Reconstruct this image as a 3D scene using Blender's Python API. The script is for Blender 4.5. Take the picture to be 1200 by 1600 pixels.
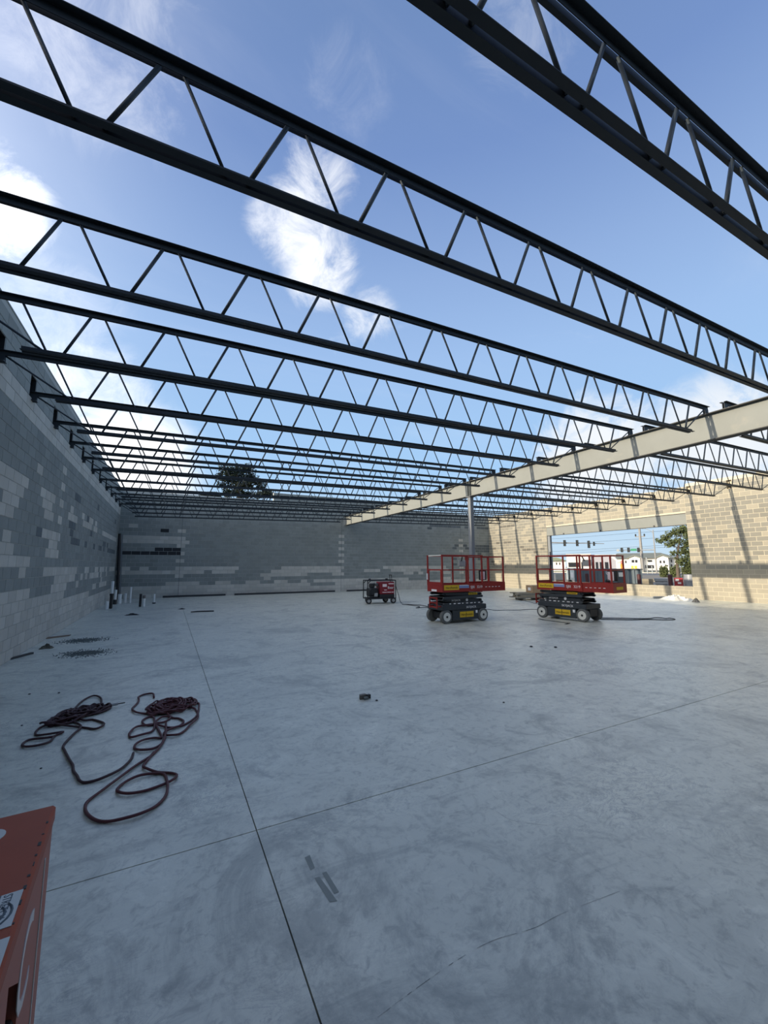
import bpy, bmesh, math, random
from mathutils import Vector, Matrix

random.seed(7)
for o in list(bpy.data.objects):
    bpy.data.objects.remove(o, do_unlink=True)
SC = bpy.context.scene
COL = SC.collection

# ------------------------------------------------------------------ camera
F_PX, YAW, PITCH, ROLL, EYE = 637.06, 0.482493, 0.131375, -0.002968, 1.63
fw = Vector((math.sin(YAW)*math.cos(PITCH), math.cos(YAW)*math.cos(PITCH), math.sin(PITCH)))
rt0 = Vector((math.cos(YAW), -math.sin(YAW), 0))
up0 = rt0.cross(fw)
rt = rt0*math.cos(ROLL) + up0*math.sin(ROLL)
up = up0*math.cos(ROLL) - rt0*math.sin(ROLL)
CAM = Vector((0, 0, EYE))
cd = bpy.data.cameras.new('camera')
cd.sensor_fit = 'HORIZONTAL'
cd.sensor_width = 36.0
cd.lens = F_PX/1200*36.0
cd.clip_end = 2000
cd.clip_start = 0.02
cam = bpy.data.objects.new('camera', cd)
COL.objects.link(cam)
cam.matrix_world = Matrix(((rt.x, up.x, -fw.x, CAM.x), (rt.y, up.y, -fw.y, CAM.y), (rt.z, up.z, -fw.z, CAM.z), (0, 0, 0, 1)))
SC.camera = cam


def project(p):
    d = Vector(p) - CAM
    z = d.dot(fw)
    if z < 0.05:
        return None
    return (600 + F_PX*d.dot(rt)/z, 800 - F_PX*d.dot(up)/z)


def ray(u, v):
    return fw + rt*((u-600)/F_PX) + up*((800-v)/F_PX)


def pz(u, v, z=0.0):
    d = ray(u, v)
    return CAM + d*((z-EYE)/d.z)


def px(u, v, x):
    d = ray(u, v)
    return CAM + d*((x-CAM.x)/d.x)


def py(u, v, y):
    d = ray(u, v)
    return CAM + d*((y-CAM.y)/d.y)


def pd(u, v, dist):
    d = ray(u, v)
    return CAM + d*(dist/math.hypot(d.x, d.y))


def lin(r, g, b):
    f = lambda c: ((c/255)/12.92 if c/255 <= 0.04045 else ((c/255+0.055)/1.055)**2.4)
    return (f(r), f(g), f(b), 1.0)


# ------------------------------------------------------------------ view, world, sun
SC.view_settings.view_transform = 'Standard'
SC.view_settings.look = 'None'
SC.view_settings.gamma = 1.0
SC.view_settings.use_curve_mapping = False
SC.view_settings.exposure = 0.0
SUN_TRAVEL = Vector((1.0, -0.0343, -0.262)).normalized()
SUN_DIR = -SUN_TRAVEL

world = bpy.data.worlds.new('sky')
SC.world = world
world.use_nodes = True
WT = world.node_tree
WT.nodes.clear()


class NT:
    def __init__(self, tree):
        self.t = tree

    def n(self, typ, **kw):
        nd = self.t.nodes.new(typ)
        for k, v in kw.items():
            setattr(nd, k, v)
        return nd

    def link(self, a, b):
        self.t.links.new(a, b)

    def val(self, x, sock):
        if isinstance(x, (int, float)):
            sock.default_value = x
        elif isinstance(x, (tuple, list, Vector)):
            sock.default_value = tuple(x)[:len(sock.default_value)]
        else:
            self.link(x, sock)

    def math(self, op, a, b=0.0, clamp=False):
        nd = self.n('ShaderNodeMath', operation=op, use_clamp=clamp)
        self.val(a, nd.inputs[0])
        self.val(b, nd.inputs[1])
        return nd.outputs[0]

    def vmath(self, op, a, b=(0, 0, 0)):
        nd = self.n('ShaderNodeVectorMath', operation=op)
        self.val(a, nd.inputs[0])
        self.val(b, nd.inputs[1])
        return nd.outputs['Value'] if op in ('DOT_PRODUCT', 'LENGTH') else nd.outputs[0]

    def noise(self, vec, scale, detail=4, rough=0.55, dist=0.0):
        nd = self.n('ShaderNodeTexNoise')
        if vec is not None:
            self.link(vec, nd.inputs['Vector'])
        nd.inputs['Scale'].default_value = scale
        nd.inputs['Detail'].default_value = detail
        nd.inputs['Roughness'].default_value = rough
        nd.inputs['Distortion'].default_value = dist
        return nd.outputs['Fac']

    def smooth(self, x, a, b, lo=0.0, hi=1.0):
        nd = self.n('ShaderNodeMapRange', interpolation_type='SMOOTHSTEP')
        self.val(x, nd.inputs['Value'])
        for k, v in (('From Min', a), ('From Max', b), ('To Min', lo), ('To Max', hi)):
            self.val(v, nd.inputs[k])
        return nd.outputs[0]

    def mix(self, fac, a, b, blend='MIX'):
        nd = self.n('ShaderNodeMix', data_type='RGBA', blend_type=blend)
        self.val(fac, nd.inputs['Factor'])
        self.val(a, nd.inputs[6])
        self.val(b, nd.inputs[7])
        return nd.outputs[2]

    def ramp(self, x, stops):
        nd = self.n('ShaderNodeValToRGB')
        self.link(x, nd.inputs[0])
        el = nd.color_ramp.elements
        while len(el) > len(stops):
            el.remove(el[-1])
        while len(el) < len(stops):
            el.new(1.0)
        for e, (p, c) in zip(el, stops):
            e.position = p
            e.color = c
        return nd.outputs[0]


w = NT(WT)
tc = w.n('ShaderNodeTexCoord').outputs['Generated']
sep = w.n('ShaderNodeSeparateXYZ')
w.link(tc, sep.inputs[0])
zz = sep.outputs[2]
grad = w.ramp(w.math('MAXIMUM', zz, 0.0), [
    (0.0, lin(203, 227, 244)), (0.22, lin(168, 209, 249)), (0.46, lin(160, 194, 239)),
    (0.60, lin(145, 176, 224)), (0.75, lin(119, 149, 203)), (0.86, lin(113, 142, 192)), (1.0, lin(104, 131, 181))])
# plane-projected cloud coordinates
den = w.math('ADD', w.math('MAXIMUM', zz, 0.0), 0.12)
cmb = w.n('ShaderNodeCombineXYZ')
w.link(w.math('DIVIDE', sep.outputs[0], den), cmb.inputs[0])
w.link(w.math('DIVIDE', sep.outputs[1], den), cmb.inputs[1])
cv = cmb.outputs[0]
puff = w.noise(cv, 2.6, 9, 0.62, 0.5)
wisp = w.noise(w.vmath('MULTIPLY', cv, (0.8, 1.6, 1.0)), 1.1, 7, 0.6, 0.9)
fine = w.noise(tc, 11.0, 10, 0.68, 0.7)
cl = w.math('MULTIPLY', w.smooth(wisp, 0.48, 0.90), 0.14)
cl = w.math('MAXIMUM', cl, w.math('MULTIPLY', w.smooth(puff, 0.62, 0.84), 0.40))


def cloud(u, v, r_deg, k, lo=0.42, hi=0.62):
    """a bank of cloud in the direction of one photograph pixel"""
    global cl
    d = ray(u, v).normalized()
    c0, c1 = math.cos(math.radians(r_deg)), math.cos(math.radians(r_deg*0.15))
    m = w.smooth(w.vmath('DOT_PRODUCT', tc, tuple(d)), c0, c1)
    s = w.math('ADD', w.math('MULTIPLY', fine, 0.75), w.math('MULTIPLY', m, 0.30))
    cl = w.math('MAXIMUM', cl, w.math('MULTIPLY', w.math('MULTIPLY', w.smooth(s, lo, hi), m), k))


cloud(500, 285, 6.0, 0.75, 0.48, 0.84)
cloud(478, 360, 7.5, 0.85, 0.47, 0.82)
cloud(500, 420, 6.5, 0.95, 0.45, 0.80)
cloud(432, 345, 5.0, 0.6, 0.50, 0.82)
cloud(575, 490, 5.0, 0.7, 0.48, 0.80)
cloud(-15, 310, 6.5, 0.85, 0.46, 0.74)
cloud(60, 520, 12.0, 0.32, 0.44, 0.84)
cloud(130, 620, 10.0, 0.55, 0.44, 0.80)
cloud(200, 735, 11.0, 0.95, 0.36, 0.66)
cloud(930, 715, 11.0, 0.95, 0.44, 0.70)
cloud(1120, 690, 10.0, 0.9, 0.46, 0.70)
cloud(150, 20, 13.0, 0.28, 0.50, 0.86)
cloud(545, 135, 7.0, 0.12, 0.52, 0.9)
cloud(820, 20, 8.0, 0.20, 0.50, 0.84)
cl = w.math('MINIMUM', cl, 1.0)
glow = w.math('POWER', w.math('MAXIMUM', w.vmath('DOT_PRODUCT', tc, tuple(SUN_DIR)), 0.0), 3.0)
near = w.math('POWER', w.math('ADD', w.math('MULTIPLY', w.vmath('DOT_PRODUCT', tc, tuple(SUN_DIR)), 0.5), 0.5), 2.0)
cloudcol = w.mix(near, (0.92, 0.95, 0.98, 1), (2.1, 2.05, 2.0, 1))
sky = w.mix(cl, grad, cloudcol)
sky = w.mix(1.0, sky, w.mix(glow, (0, 0, 0, 1), (3.0, 2.8, 2.5, 1)), 'ADD')
bg = w.n('ShaderNodeBackground')
w.link(sky, bg.inputs[0])
bg.inputs[1].default_value = 1.0
wo = w.n('ShaderNodeOutputWorld')
w.link(bg.outputs[0], wo.inputs[0])

sd = bpy.data.lights.new('sun', 'SUN')
sd.energy = 6.6
sd.color = (1.0, 0.86, 0.66)
sd.angle = math.radians(0.55)
sun = bpy.data.objects.new('sun', sd)
COL.objects.link(sun)
sun.rotation_euler = SUN_TRAVEL.to_track_quat('-Z', 'Y').to_euler()
sun.location = (-20, 5, 20)

# ------------------------------------------------------------------ helpers
MATS = {}


def mat(name, col, rough=0.7, metal=0.0, var=0.12, scale=8.0, bump=0.0, bscale=60.0, spec=0.5, rand=0.0, dirt=None):
    if name in MATS:
        return MATS[name]
    m = bpy.data.materials.new(name)
    m.use_nodes = True
    t = NT(m.node_tree)
    b = m.node_tree.nodes['Principled BSDF']
    c = col if len(col) == 4 else lin(*col)
    obj = t.n('ShaderNodeTexCoord').outputs['Object']
    geo = t.n('ShaderNodeNewGeometry')
    pos = geo.outputs['Position']
    nz = t.noise(pos, scale, 5, 0.6)
    f = t.math('ADD', t.math('MULTIPLY', t.math('SUBTRACT', nz, 0.5), 2*var), 1.0)
    if rand:
        oi = t.n('ShaderNodeObjectInfo').outputs['Random']
        rr = t.math('FRACT', t.math('ADD', oi, geo.outputs['Random Per Island']))
        f = t.math('MULTIPLY', f, t.math('ADD', t.math('MULTIPLY', t.math('SUBTRACT', rr, 0.5), 2*rand), 1.0))
    hsv = t.n('ShaderNodeHueSaturation')
    hsv.inputs['Color'].default_value = c
    t.link(f, hsv.inputs['Value'])
    out = hsv.outputs[0]
    if dirt:
        dn = t.smooth(t.noise(pos, dirt[1], 6, 0.65), dirt[2], dirt[2]+0.18)
        out = t.mix(dn, out, lin(*dirt[0]))
    t.link(out, b.inputs['Base Color'])
    b.inputs['Roughness'].default_value = rough
    b.inputs['Metallic'].default_value = metal
    b.inputs['Specular IOR Level'].default_value = spec
    if bump:
        bp = t.n('ShaderNodeBump')
        bp.inputs['Strength'].default_value = bump
        bp.inputs['Distance'].default_value = 0.01
        t.link(t.noise(pos, bscale, 4, 0.7), bp.inputs['Height'])
        t.link(bp.outputs[0], b.inputs['Normal'])
    MATS[name] = m
    return m


class MB:
    def __init__(self):
        self.v, self.f, self.m = [], [], []

    def add(self, vs, fs, mi=0):
        k = len(self.v)
        self.v += [tuple(p) for p in vs]
        self.f += [tuple(i+k for i in q) for q in fs]
        self.m += [mi]*len(fs)
        return self

    def box(self, x0, x1, y0, y1, z0, z1, mi=0):
        return self.add([(x0, y0, z0), (x1, y0, z0), (x1, y1, z0), (x0, y1, z0), (x0, y0, z1), (x1, y0, z1), (x1, y1, z1), (x0, y1, z1)],
                        [(0, 3, 2, 1), (4, 5, 6, 7), (0, 1, 5, 4), (1, 2, 6, 5), (2, 3, 7, 6), (3, 0, 4, 7)], mi)

    def bbox(self, x0, x1, y0, y1, z0, z1, b=0.01, mi=0):
        """box with chamfered edges"""
        bm = bmesh.new()
        bmesh.ops.create_cube(bm, size=1.0)
        for q in bm.verts:
            q.co = Vector(((x0+x1)/2+q.co.x*(x1-x0), (y0+y1)/2+q.co.y*(y1-y0), (z0+z1)/2+q.co.z*(z1-z0)))
        bmesh.ops.bevel(bm, geom=list(bm.edges), offset=b, segments=1, affect='EDGES')
        bm.verts.index_update()
        self.add([q.co.copy() for q in bm.verts], [[q.index for q in f.verts] for f in bm.faces], mi)
        bm.free()
        return self

    def prism(self, pts, a, b, axis='y', mi=0):
        """extrude a 2-D outline between a and b along an axis"""
        def P(p, t):
            return {'x': (t, p[0], p[1]), 'y': (p[0], t, p[1]), 'z': (p[0], p[1], t)}[axis]
        n = len(pts)
        vs = [P(p, a) for p in pts] + [P(p, b) for p in pts]
        fs = [tuple(range(n-1, -1, -1)), tuple(range(n, 2*n))] + [(i, (i+1) % n, n+(i+1) % n, n+i) for i in range(n)]
        return self.add(vs, fs, mi)

    def tube(self, path, r, n=8, cap=True, radii=None, mi=0):
        path = [Vector(p) for p in path]
        vs, fs = [], []
        prev = None
        for i, p in enumerate(path):
            t = (path[min(i+1, len(path)-1)] - path[max(i-1, 0)])
            t = t.normalized() if t.length > 1e-9 else Vector((0, 0, 1))
            if prev is None:
                a = Vector((0, 0, 1)) if abs(t.z) < 0.9 else Vector((1, 0, 0))
            else:
                a = prev
            a = (a - t*a.dot(t))
            a = a.normalized() if a.length > 1e-6 else t.orthogonal().normalized()
            prev = a
            b = t.cross(a)
            rr = radii[i] if radii else r
            for k in range(n):
                th = 2*math.pi*k/n
                vs.append(p + a*(rr*math.cos(th)) + b*(rr*math.sin(th)))
        for i in range(len(path)-1):
            for k in range(n):
                fs.append((i*n+k, i*n+(k+1) % n, (i+1)*n+(k+1) % n, (i+1)*n+k))
        if cap:
            fs.append(tuple(range(n-1, -1, -1)))
            fs.append(tuple(range((len(path)-1)*n, len(path)*n)))
        return self.add(vs, fs, mi)

    def cyl(self, p0, p1, r, n=12, r2=None, mi=0):
        return self.tube([p0, p1], r, n, True, [r, r if r2 is None else r2], mi)

    def lathe(self, prof, n=20, axis='y', c=(0, 0, 0), mi=0):
        """prof: (radius, along) list, closed into a solid"""
        vs, fs = [], []
        for (r, t) in prof:
            for k in range(n):
                th = 2*math.pi*k/n
                a, b = r*math.cos(th), r*math.sin(th)
                q = {'y': (a, t, b), 'x': (t, a, b), 'z': (a, b, t)}[axis]
                vs.append((q[0]+c[0], q[1]+c[1], q[2]+c[2]))
        m = len(prof)
        for i in range(m-1):
            for k in range(n):
                fs.append((i*n+k, i*n+(k+1) % n, (i+1)*n+(k+1) % n, (i+1)*n+k))
        fs.append(tuple(range(n)))
        fs.append(tuple(range((m-1)*n, m*n)))
        return self.add(vs, fs, mi)

    def mesh(self, name, mats, smooth=False):
        me = bpy.data.meshes.new(name)
        me.from_pydata(self.v, [], self.f)
        for m in (mats if isinstance(mats, (list, tuple)) else [mats]):
            me.materials.append(m)
        me.polygons.foreach_set('material_index', self.m)
        bm = bmesh.new()
        bm.from_mesh(me)
        bmesh.ops.recalc_face_normals(bm, faces=bm.faces)
        bm.to_mesh(me)
        bm.free()
        if smooth:
            me.polygons.foreach_set('use_smooth', [True]*len(me.polygons))
        me.update()
        return me

    def build(self, name, mats, parent=None, smooth=False, loc=None, rot=None):
        return link(name, self.mesh(name, mats, smooth), parent, loc, rot)


def link(name, data, parent=None, loc=None, rot=None):
    o = bpy.data.objects.new(name, data)
    COL.objects.link(o)
    o.parent = parent
    if loc is not None:
        o.location = loc
    if rot is not None:
        o.rotation_euler = rot
    return o


def tag(o, label, cat, group=None, kind=None):
    o['label'] = label
    o['category'] = cat
    if group:
        o['group'] = group
    if kind:
        o['kind'] = kind
    return o


def thing(name, label, cat, loc=(0, 0, 0), rz=0.0, group=None, kind=None):
    o = link(name, None, None, loc, (0, 0, rz))
    o.empty_display_size = 0.2
    return tag(o, label, cat, group, kind)


def copy_tree(root, loc, rz):
    r = root.copy()
    COL.objects.link(r)
    r.location = loc
    r.rotation_euler = (0, 0, rz)
    for ch in list(root.children):
        c = ch.copy()
        COL.objects.link(c)
        c.parent = r
        for g in list(ch.children):
            d = g.copy()
            COL.objects.link(d)
            d.parent = c
    return r


def text(name, body, size, m, parent, loc, rot, sx=1.0, extrude=0.001):
    cu = bpy.data.curves.new(name, 'FONT')
    cu.body = body
    cu.size = size
    cu.extrude = extrude
    cu.align_x = 'CENTER'
    cu.align_y = 'CENTER'
    cu.resolution_u = 3
    tmp = bpy.data.objects.new(name, cu)
    COL.objects.link(tmp)
    me = bpy.data.meshes.new_from_object(tmp.evaluated_get(bpy.context.evaluated_depsgraph_get()))
    bpy.data.objects.remove(tmp, do_unlink=True)
    me.name = name
    me.materials.clear()
    me.materials.append(m)
    o = link(name, me, parent, loc, rot)
    o.scale = (sx, 1, 1)
    return o


def spline(pts, per=6, closed=False):
    """Catmull-Rom through the points"""
    P = [Vector(p) for p in pts]
    n = len(P)
    out = []
    rng = range(n if closed else n-1)
    for i in rng:
        p0 = P[(i-1) % n] if closed or i > 0 else P[0]*2-P[1]
        p1, p2 = P[i], P[(i+1) % n]
        p3 = P[(i+2) % n] if closed or i+2 < n else p2*2-p1
        for k in range(per):
            t = k/per
            out.append(0.5*((2*p1)+(p2-p0)*t+(2*p0-5*p1+4*p2-p3)*t*t+(3*p1-p0-3*p2+p3)*t**3))
    out.append(P[0] if closed else P[-1])
    return out


ORD = ['first', 'second', 'third', 'fourth', 'fifth', 'sixth', 'seventh', 'eighth', 'ninth', 'tenth', 'eleventh',
       'twelfth', 'thirteenth', 'fourteenth', 'fifteenth', 'sixteenth']

# ------------------------------------------------------------------ materials
M_mortar = mat('mortar', (160, 163, 160), 0.95, var=0.12, scale=3)
M_mortar_r = mat('mortar_pale', (180, 172, 152), 0.95, var=0.08, scale=3)
M_grey = mat('block_grey', (130, 135, 132), 0.92, var=0.10, scale=5, bump=0.25, bscale=90, rand=0.10)
M_light = mat('block_light', (180, 178, 170), 0.92, var=0.10, scale=5, bump=0.25, bscale=90, rand=0.11)
M_dark = mat('block_damp', (88, 95, 98), 0.9, var=0.12, scale=5, bump=0.25, bscale=90, rand=0.10)
M_black = mat('block_black', (38, 42, 46), 0.9, var=0.12, scale=5, bump=0.25, bscale=90, rand=0.08)
M_sand = mat('block_sand', (120, 118, 109), 0.92, var=0.10, scale=4, bump=0.3, bscale=90, rand=0.09)
M_sandpale = mat('block_sand_pale', (140, 135, 121), 0.92, var=0.09, scale=4, bump=0.3, bscale=90, rand=0.05)
M_sanddark = mat('block_sand_damp', (92, 90, 84), 0.92, var=0.12, scale=4, bump=0.3, bscale=90, rand=0.10)
M_joist = mat('joist_paint', (33, 40, 46), 0.55, 0.0, var=0.2, scale=4, spec=0.35)
M_rod = mat('joist_rod', (44, 52, 58), 0.5, 0.0, var=0.2, scale=6, spec=0.4)
M_primer = mat('grey_primer', (118, 121, 117), 0.75, var=0.09, scale=3, bump=0.05, bscale=30, dirt=((130, 130, 122), 1.6, 0.60))
M_flange = mat('dark_flange', (66, 66, 64), 0.8, var=0.1)
M_col = mat('column_primer', (112, 116, 120), 0.6, var=0.1, scale=3)
M_steel_dark = mat('dark_steel', (44, 47, 50), 0.6, var=0.15)


def floor_material():
    m = bpy.data.materials.new('troweled_concrete')
    m.use_nodes = True
    t = NT(m.node_tree)
    b = m.node_tree.nodes['Principled BSDF']
    pos = t.n('ShaderNodeNewGeometry').outputs['Position']
    n1 = t.noise(pos, 0.35, 6, 0.62, 0.4)
    n2 = t.noise(pos, 2.1, 8, 0.72, 1.2)
    n3 = t.noise(pos, 14.0, 5, 0.7, 0.6)
    st = t.noise(t.vmath('MULTIPLY', pos, (0.55, 3.2, 1)), 1.6, 6, 0.66, 0.8)
    base = t.ramp(n1, [(0.30, lin(192, 194, 181)), (0.55, lin(214, 215, 198)), (0.75, lin(228, 228, 208))])
    blot = t.math('MULTIPLY', t.smooth(n2, 0.50, 0.70), 0.70)
    base = t.mix(blot, base, lin(144, 148, 139))
    base = t.mix(t.math('MULTIPLY', t.smooth(n2, 0.47, 0.30), 0.45), base, lin(240, 240, 222))
    base = t.mix(t.math('MULTIPLY', t.smooth(st, 0.52, 0.70), 0.50), base, lin(148, 152, 143))
    base = t.mix(t.math('MULTIPLY', t.smooth(n3, 0.48, 0.70), 0.42), base, lin(112, 116, 110))
    # old curing stains with an outline of their own
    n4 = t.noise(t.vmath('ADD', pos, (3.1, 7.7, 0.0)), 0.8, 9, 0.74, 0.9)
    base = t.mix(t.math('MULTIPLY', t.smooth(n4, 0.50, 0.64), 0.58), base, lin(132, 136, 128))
    # sharp trowel burn marks
    vo = t.n('ShaderNodeTexNoise')
    t.link(t.vmath('MULTIPLY', pos, (1.0, 1.9, 1)), vo.inputs['Vector'])
    vo.inputs['Scale'].default_value = 3.4
    vo.inputs['Detail'].default_value = 9
    vo.inputs['Roughness'].default_value = 0.78
    vo.inputs['Distortion'].default_value = 2.2
    ridge = t.math('ABSOLUTE', t.math('SUBTRACT', vo.outputs['Fac'], 0.5))
    mark = t.math('MULTIPLY', t.smooth(ridge, 0.022, 0.002), t.smooth(n1, 0.46, 0.62))
    base = t.mix(t.math('MULTIPLY', mark, 0.75), base, lin(112, 118, 122))
    t.link(base, b.inputs['Base Color'])
    t.link(t.math('ADD', t.math('MULTIPLY', n2, 0.22), 0.26), b.inputs['Roughness'])
    b.inputs['Specular IOR Level'].default_value = 0.9
    b.inputs['Coat Weight'].default_value = 0.7
    b.inputs['Coat Roughness'].default_value = 0.5
    bp = t.n('ShaderNodeBump')
    bp.inputs['Strength'].default_value = 0.12
    bp.inputs['Distance'].default_value = 0.004
    t.link(n3, bp.inputs['Height'])
    t.link(bp.outputs[0], b.inputs['Normal'])
    return m


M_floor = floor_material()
M_joint = mat('joint_dark', (70, 76, 82), 0.95)  # plain dark grey for the sub-base and the joints

# ------------------------------------------------------------------ shell dimensions
XL, XR, YB, YF, XG = -2.39, 22.5, 24.96, -1.1, 10.22
CH, BL, JT0 = 0.2032, 0.4064, 0.011
SLOPE = 0.0208
YJ_L = [1.25, 2.60] + [4.30+1.65*i for i in range(13)]
YJ_R = [3.97+1.65*i for i in range(13)]

# floor: a sub-base and the slab panels between the saw-cut joints
fl = tag(MB().box(XL-0.2, XR+0.2, YF-0.2, YB+0.2, -0.25, -0.02).build('floor', M_joint), 'pale grey troweled concrete slab floor', 'floor', kind='structure')
JX = [XL, 0.58, XG, XR]
JY = [YF, 2.83, 12.28, 18.6, YB]
for i in range(len(JX)-1):
    for j in range(len(JY)-1):
        g = 0.0035
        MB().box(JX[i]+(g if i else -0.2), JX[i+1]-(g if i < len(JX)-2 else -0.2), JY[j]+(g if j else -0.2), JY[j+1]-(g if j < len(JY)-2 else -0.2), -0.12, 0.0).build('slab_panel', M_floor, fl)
M_crack = mat('crack', (122, 127, 126), 0.95)


def strip(pts, wd, z=0.0012):
    mb = MB()
    P = [Vector((p[0], p[1], z)) for p in pts]
    for i in range(len(P)-1):
        d = (P[i+1]-P[i]).normalized()
        if random.random() < 0.22:
            continue
        s = Vector((-d.y, d.x, 0))*wd*(0.3+0.7*random.random())
        mb.add([P[i]-s, P[i+1]-s, P[i+1]+s, P[i]+s], [(0, 1, 2, 3)])
    return mb


strip(spline([pz(u, v) for u, v in [(590, 1590), (650, 1545), (715, 1500), (770, 1470), (835, 1450), (880, 1427), (970, 1392)]], 9), 0.0011).build('crack', M_crack, fl)
strip(spline([pz(u, v) for u, v in [(700, 1272), (760, 1262), (800, 1282), (855, 1290)]], 5), 0.0012).build('crack', M_crack, fl)
M_tread = mat('tread_dust', (146, 152, 146), 0.95)
for quad in ([(491, 1372), (499, 1370), (527, 1408), (515, 1410)], [(503, 1364), (510, 1362), (530, 1394), (522, 1397)], [(476, 1340), (484, 1336), (492, 1356), (485, 1360)]):
    MB().add([(*pz(u, v).xy, 0.001) for u, v in quad], [(0, 1, 2, 3)]).build('tread_print', M_tread, fl)


# ------------------------------------------------------------------ block walls
def zoomed(x0, y0, s, *quads):
    out = []
    for q in quads:
        if len(q) == 4 and not isinstance(q[0], tuple):
            q = [(q[0], q[1]), (q[2], q[1]), (q[2], q[3]), (q[0], q[3])]
        out.append([(x0+a/s, y0+b/s) for a, b in q])
    return out


def inside(pt, poly):
    x, y = pt
    c = False
    n = len(poly)
    for i in range(n):
        (x1, y1), (x2, y2) = poly[i], poly[i-1]
        if (y1 > y) != (y2 > y) and x < (x2-x1)*(y-y1)/(y2-y1)+x1:
            c = not c
    return c


BLOCK_MESH = {}


def block_wall(parent, face, axis, inward, segs, courses, holes, colour, mats, JT=JT0):
    """courses of running-bond blocks, proud of the mortar core; axis: 'x' or 'y' = direction the wall runs"""
    todo = []
    for c in range(courses):
        z0 = c*CH
        zc = z0+CH/2
        hs = holes(c)
        for (a, b) in segs:
            n = max(1, round((b-a)/BL))
            L = (b-a)/n
            edges = [a+i*L for i in range(n+1)] if c % 2 == 0 else [a]+[a+(i+0.5)*L for i in range(n)]+[b]
            for i in range(len(edges)-1):
                pieces = [(edges[i], edges[i+1])]
                for (h0, h1) in hs:
                    nxt = []
                    for (p, q) in pieces:
                        if q <= h0 or p >= h1:
                            nxt.append((p, q))
                        else:
                            if p < h0-0.04:
                                nxt.append((p, h0))
                            if q > h1+0.04:
                                nxt.append((h1, q))
                    pieces = nxt
                half = (i == 0 or i == len(edges)-2) and c % 2 == 1
                for (p, q) in pieces:
                    mid = (p+q)/2
                    w3 = (mid, face, zc) if axis == 'x' else (face, mid, zc)
                    pr = project(w3)
                    if pr is None or not (-150 < pr[0] < 1350 and -150 < pr[1] < 1750):
                        area = 0
                        k = colour(None, c, half, p, q)
                    else:
                        area = (q-p)*CH/max(0.5, (Vector(w3)-CAM).length)**2*abs((Vector(w3)-CAM).normalized()[1 if axis == 'x' else 0])
                        if not (0 <= pr[0] < 1200 and 0 <= pr[1] < 1600):
                            area *= 0.001
                        k = colour(pr, c, half, p, q)
                    todo.append((area, p, q, z0, k))
    todo.sort(key=lambda t: -t[0])
    rest = MB()
    for idx, (area, p, q, z0, k) in enumerate(todo):
        L = q-p-JT
        n0, n1 = (-0.02, 0.007)
        n0, n1 = (n0*inward, n1*inward)
        lo, hi = min(n0, n1), max(n0, n1)
        if idx < 300:
            key = (axis, inward, round(L, 3), k, mats[k].name)
            if key not in BLOCK_MESH:
                mb = MB()
                if axis == 'x':
                    mb.box(-L/2, L/2, lo, hi, JT/2, CH-JT/2)
                else:
                    mb.box(lo, hi, -L/2, L/2, JT/2, CH-JT/2)
                BLOCK_MESH[key] = mb.mesh('block', mats[k])
            mid = (p+q)/2
            link('block', BLOCK_MESH[key], parent, (mid, face, z0) if axis == 'x' else (face, mid, z0))
        else:
            a0, a1 = p+JT/2, q-JT/2
            if axis == 'x':
                rest.box(a0, a1, face+lo, face+hi, z0+JT/2, z0+CH-JT/2, k)
            else:
                rest.box(face+lo, face+hi, a0, a1, z0+JT/2, z0+CH-JT/2, k)
    o = rest.build('far_blocks', mats, parent)
    o['kind'] = 'stuff'


# --- left wall
PW = 0.17     # half width of a joist pocket
mb = MB()
ZP0, ZP1 = 23*CH, 25*CH
TL = 5.59
mb.box(XL-0.2, XL, YF-0.2, YB+0.2, -0.1, ZP0)
mb.box(XL-0.2, XL, YF-0.2, YB+0.2, ZP1, TL)
mb.box(XL-0.2, XL-0.16, YF-0.2, YB+0.2, ZP0, ZP1)
edge = [YF-0.2]+[e for y in YJ_L for e in (y-PW, y+PW)]+[YB+0.2]
for i in range(0, len(edge), 2):
    mb.box(XL-0.16, XL, edge[i], edge[i+1], ZP0, ZP1)
M_pocket_shade = mat('pocket_shade', (20, 22, 24), 0.95)  # near-black lining colour paints in the shade inside the pockets
wl = tag(mb.build('wall_left', M_mortar), 'grey concrete block wall on the left with joist pockets', 'wall', kind='structure')

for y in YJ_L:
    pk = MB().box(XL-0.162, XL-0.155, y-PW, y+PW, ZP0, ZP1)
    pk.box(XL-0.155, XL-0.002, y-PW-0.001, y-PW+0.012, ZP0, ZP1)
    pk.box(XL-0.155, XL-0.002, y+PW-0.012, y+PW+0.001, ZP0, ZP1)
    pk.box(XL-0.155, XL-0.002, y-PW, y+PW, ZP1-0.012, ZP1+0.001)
    pk.build('pocket_shade_lining', M_pocket_shade, wl)
LIGHT_L = zoomed(0, 690, 12, [(0, 470), (525, 775), (500, 950), (0, 720)], [(0, 720), (440, 950), (415, 1120), (0, 955)],
                 [(0, 955), (340, 1120), (320, 1310), (0, 1200)], [(0, 1200), (240, 1320), (225, 1500), (0, 1470)],
                 [(690, 480), (800, 550), (780, 715), (690, 650)], [(755, 925), (1025, 1060), (1010, 1215), (745, 1100)],
                 [(780, 1120), (965, 1210), (950, 1360), (770, 1300)], [(800, 1330), (985, 1400), (970, 1560), (795, 1500)])
LIGHT_L += zoomed(0, 800, 12, [(0, 370), (185, 420), (170, 615), (0, 610)], [(0, 640), (235, 640), (215, 850), (0, 840)],
                  [(0, 860), (540, 890), (530, 1065), (0, 1070)], [(325, 1090), (455, 1095), (435, 1275), (310, 1270)],
                  [(765, 365), (1045, 430), (1030, 585), (750, 530)], [(890, 560), (1050, 590), (1030, 740), (880, 720)],
                  [(820, 735), (1040, 760), (1030, 900), (815, 890)], [(775, 1075), (1035, 1070), (1030, 1215), (775, 1240)])
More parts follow.
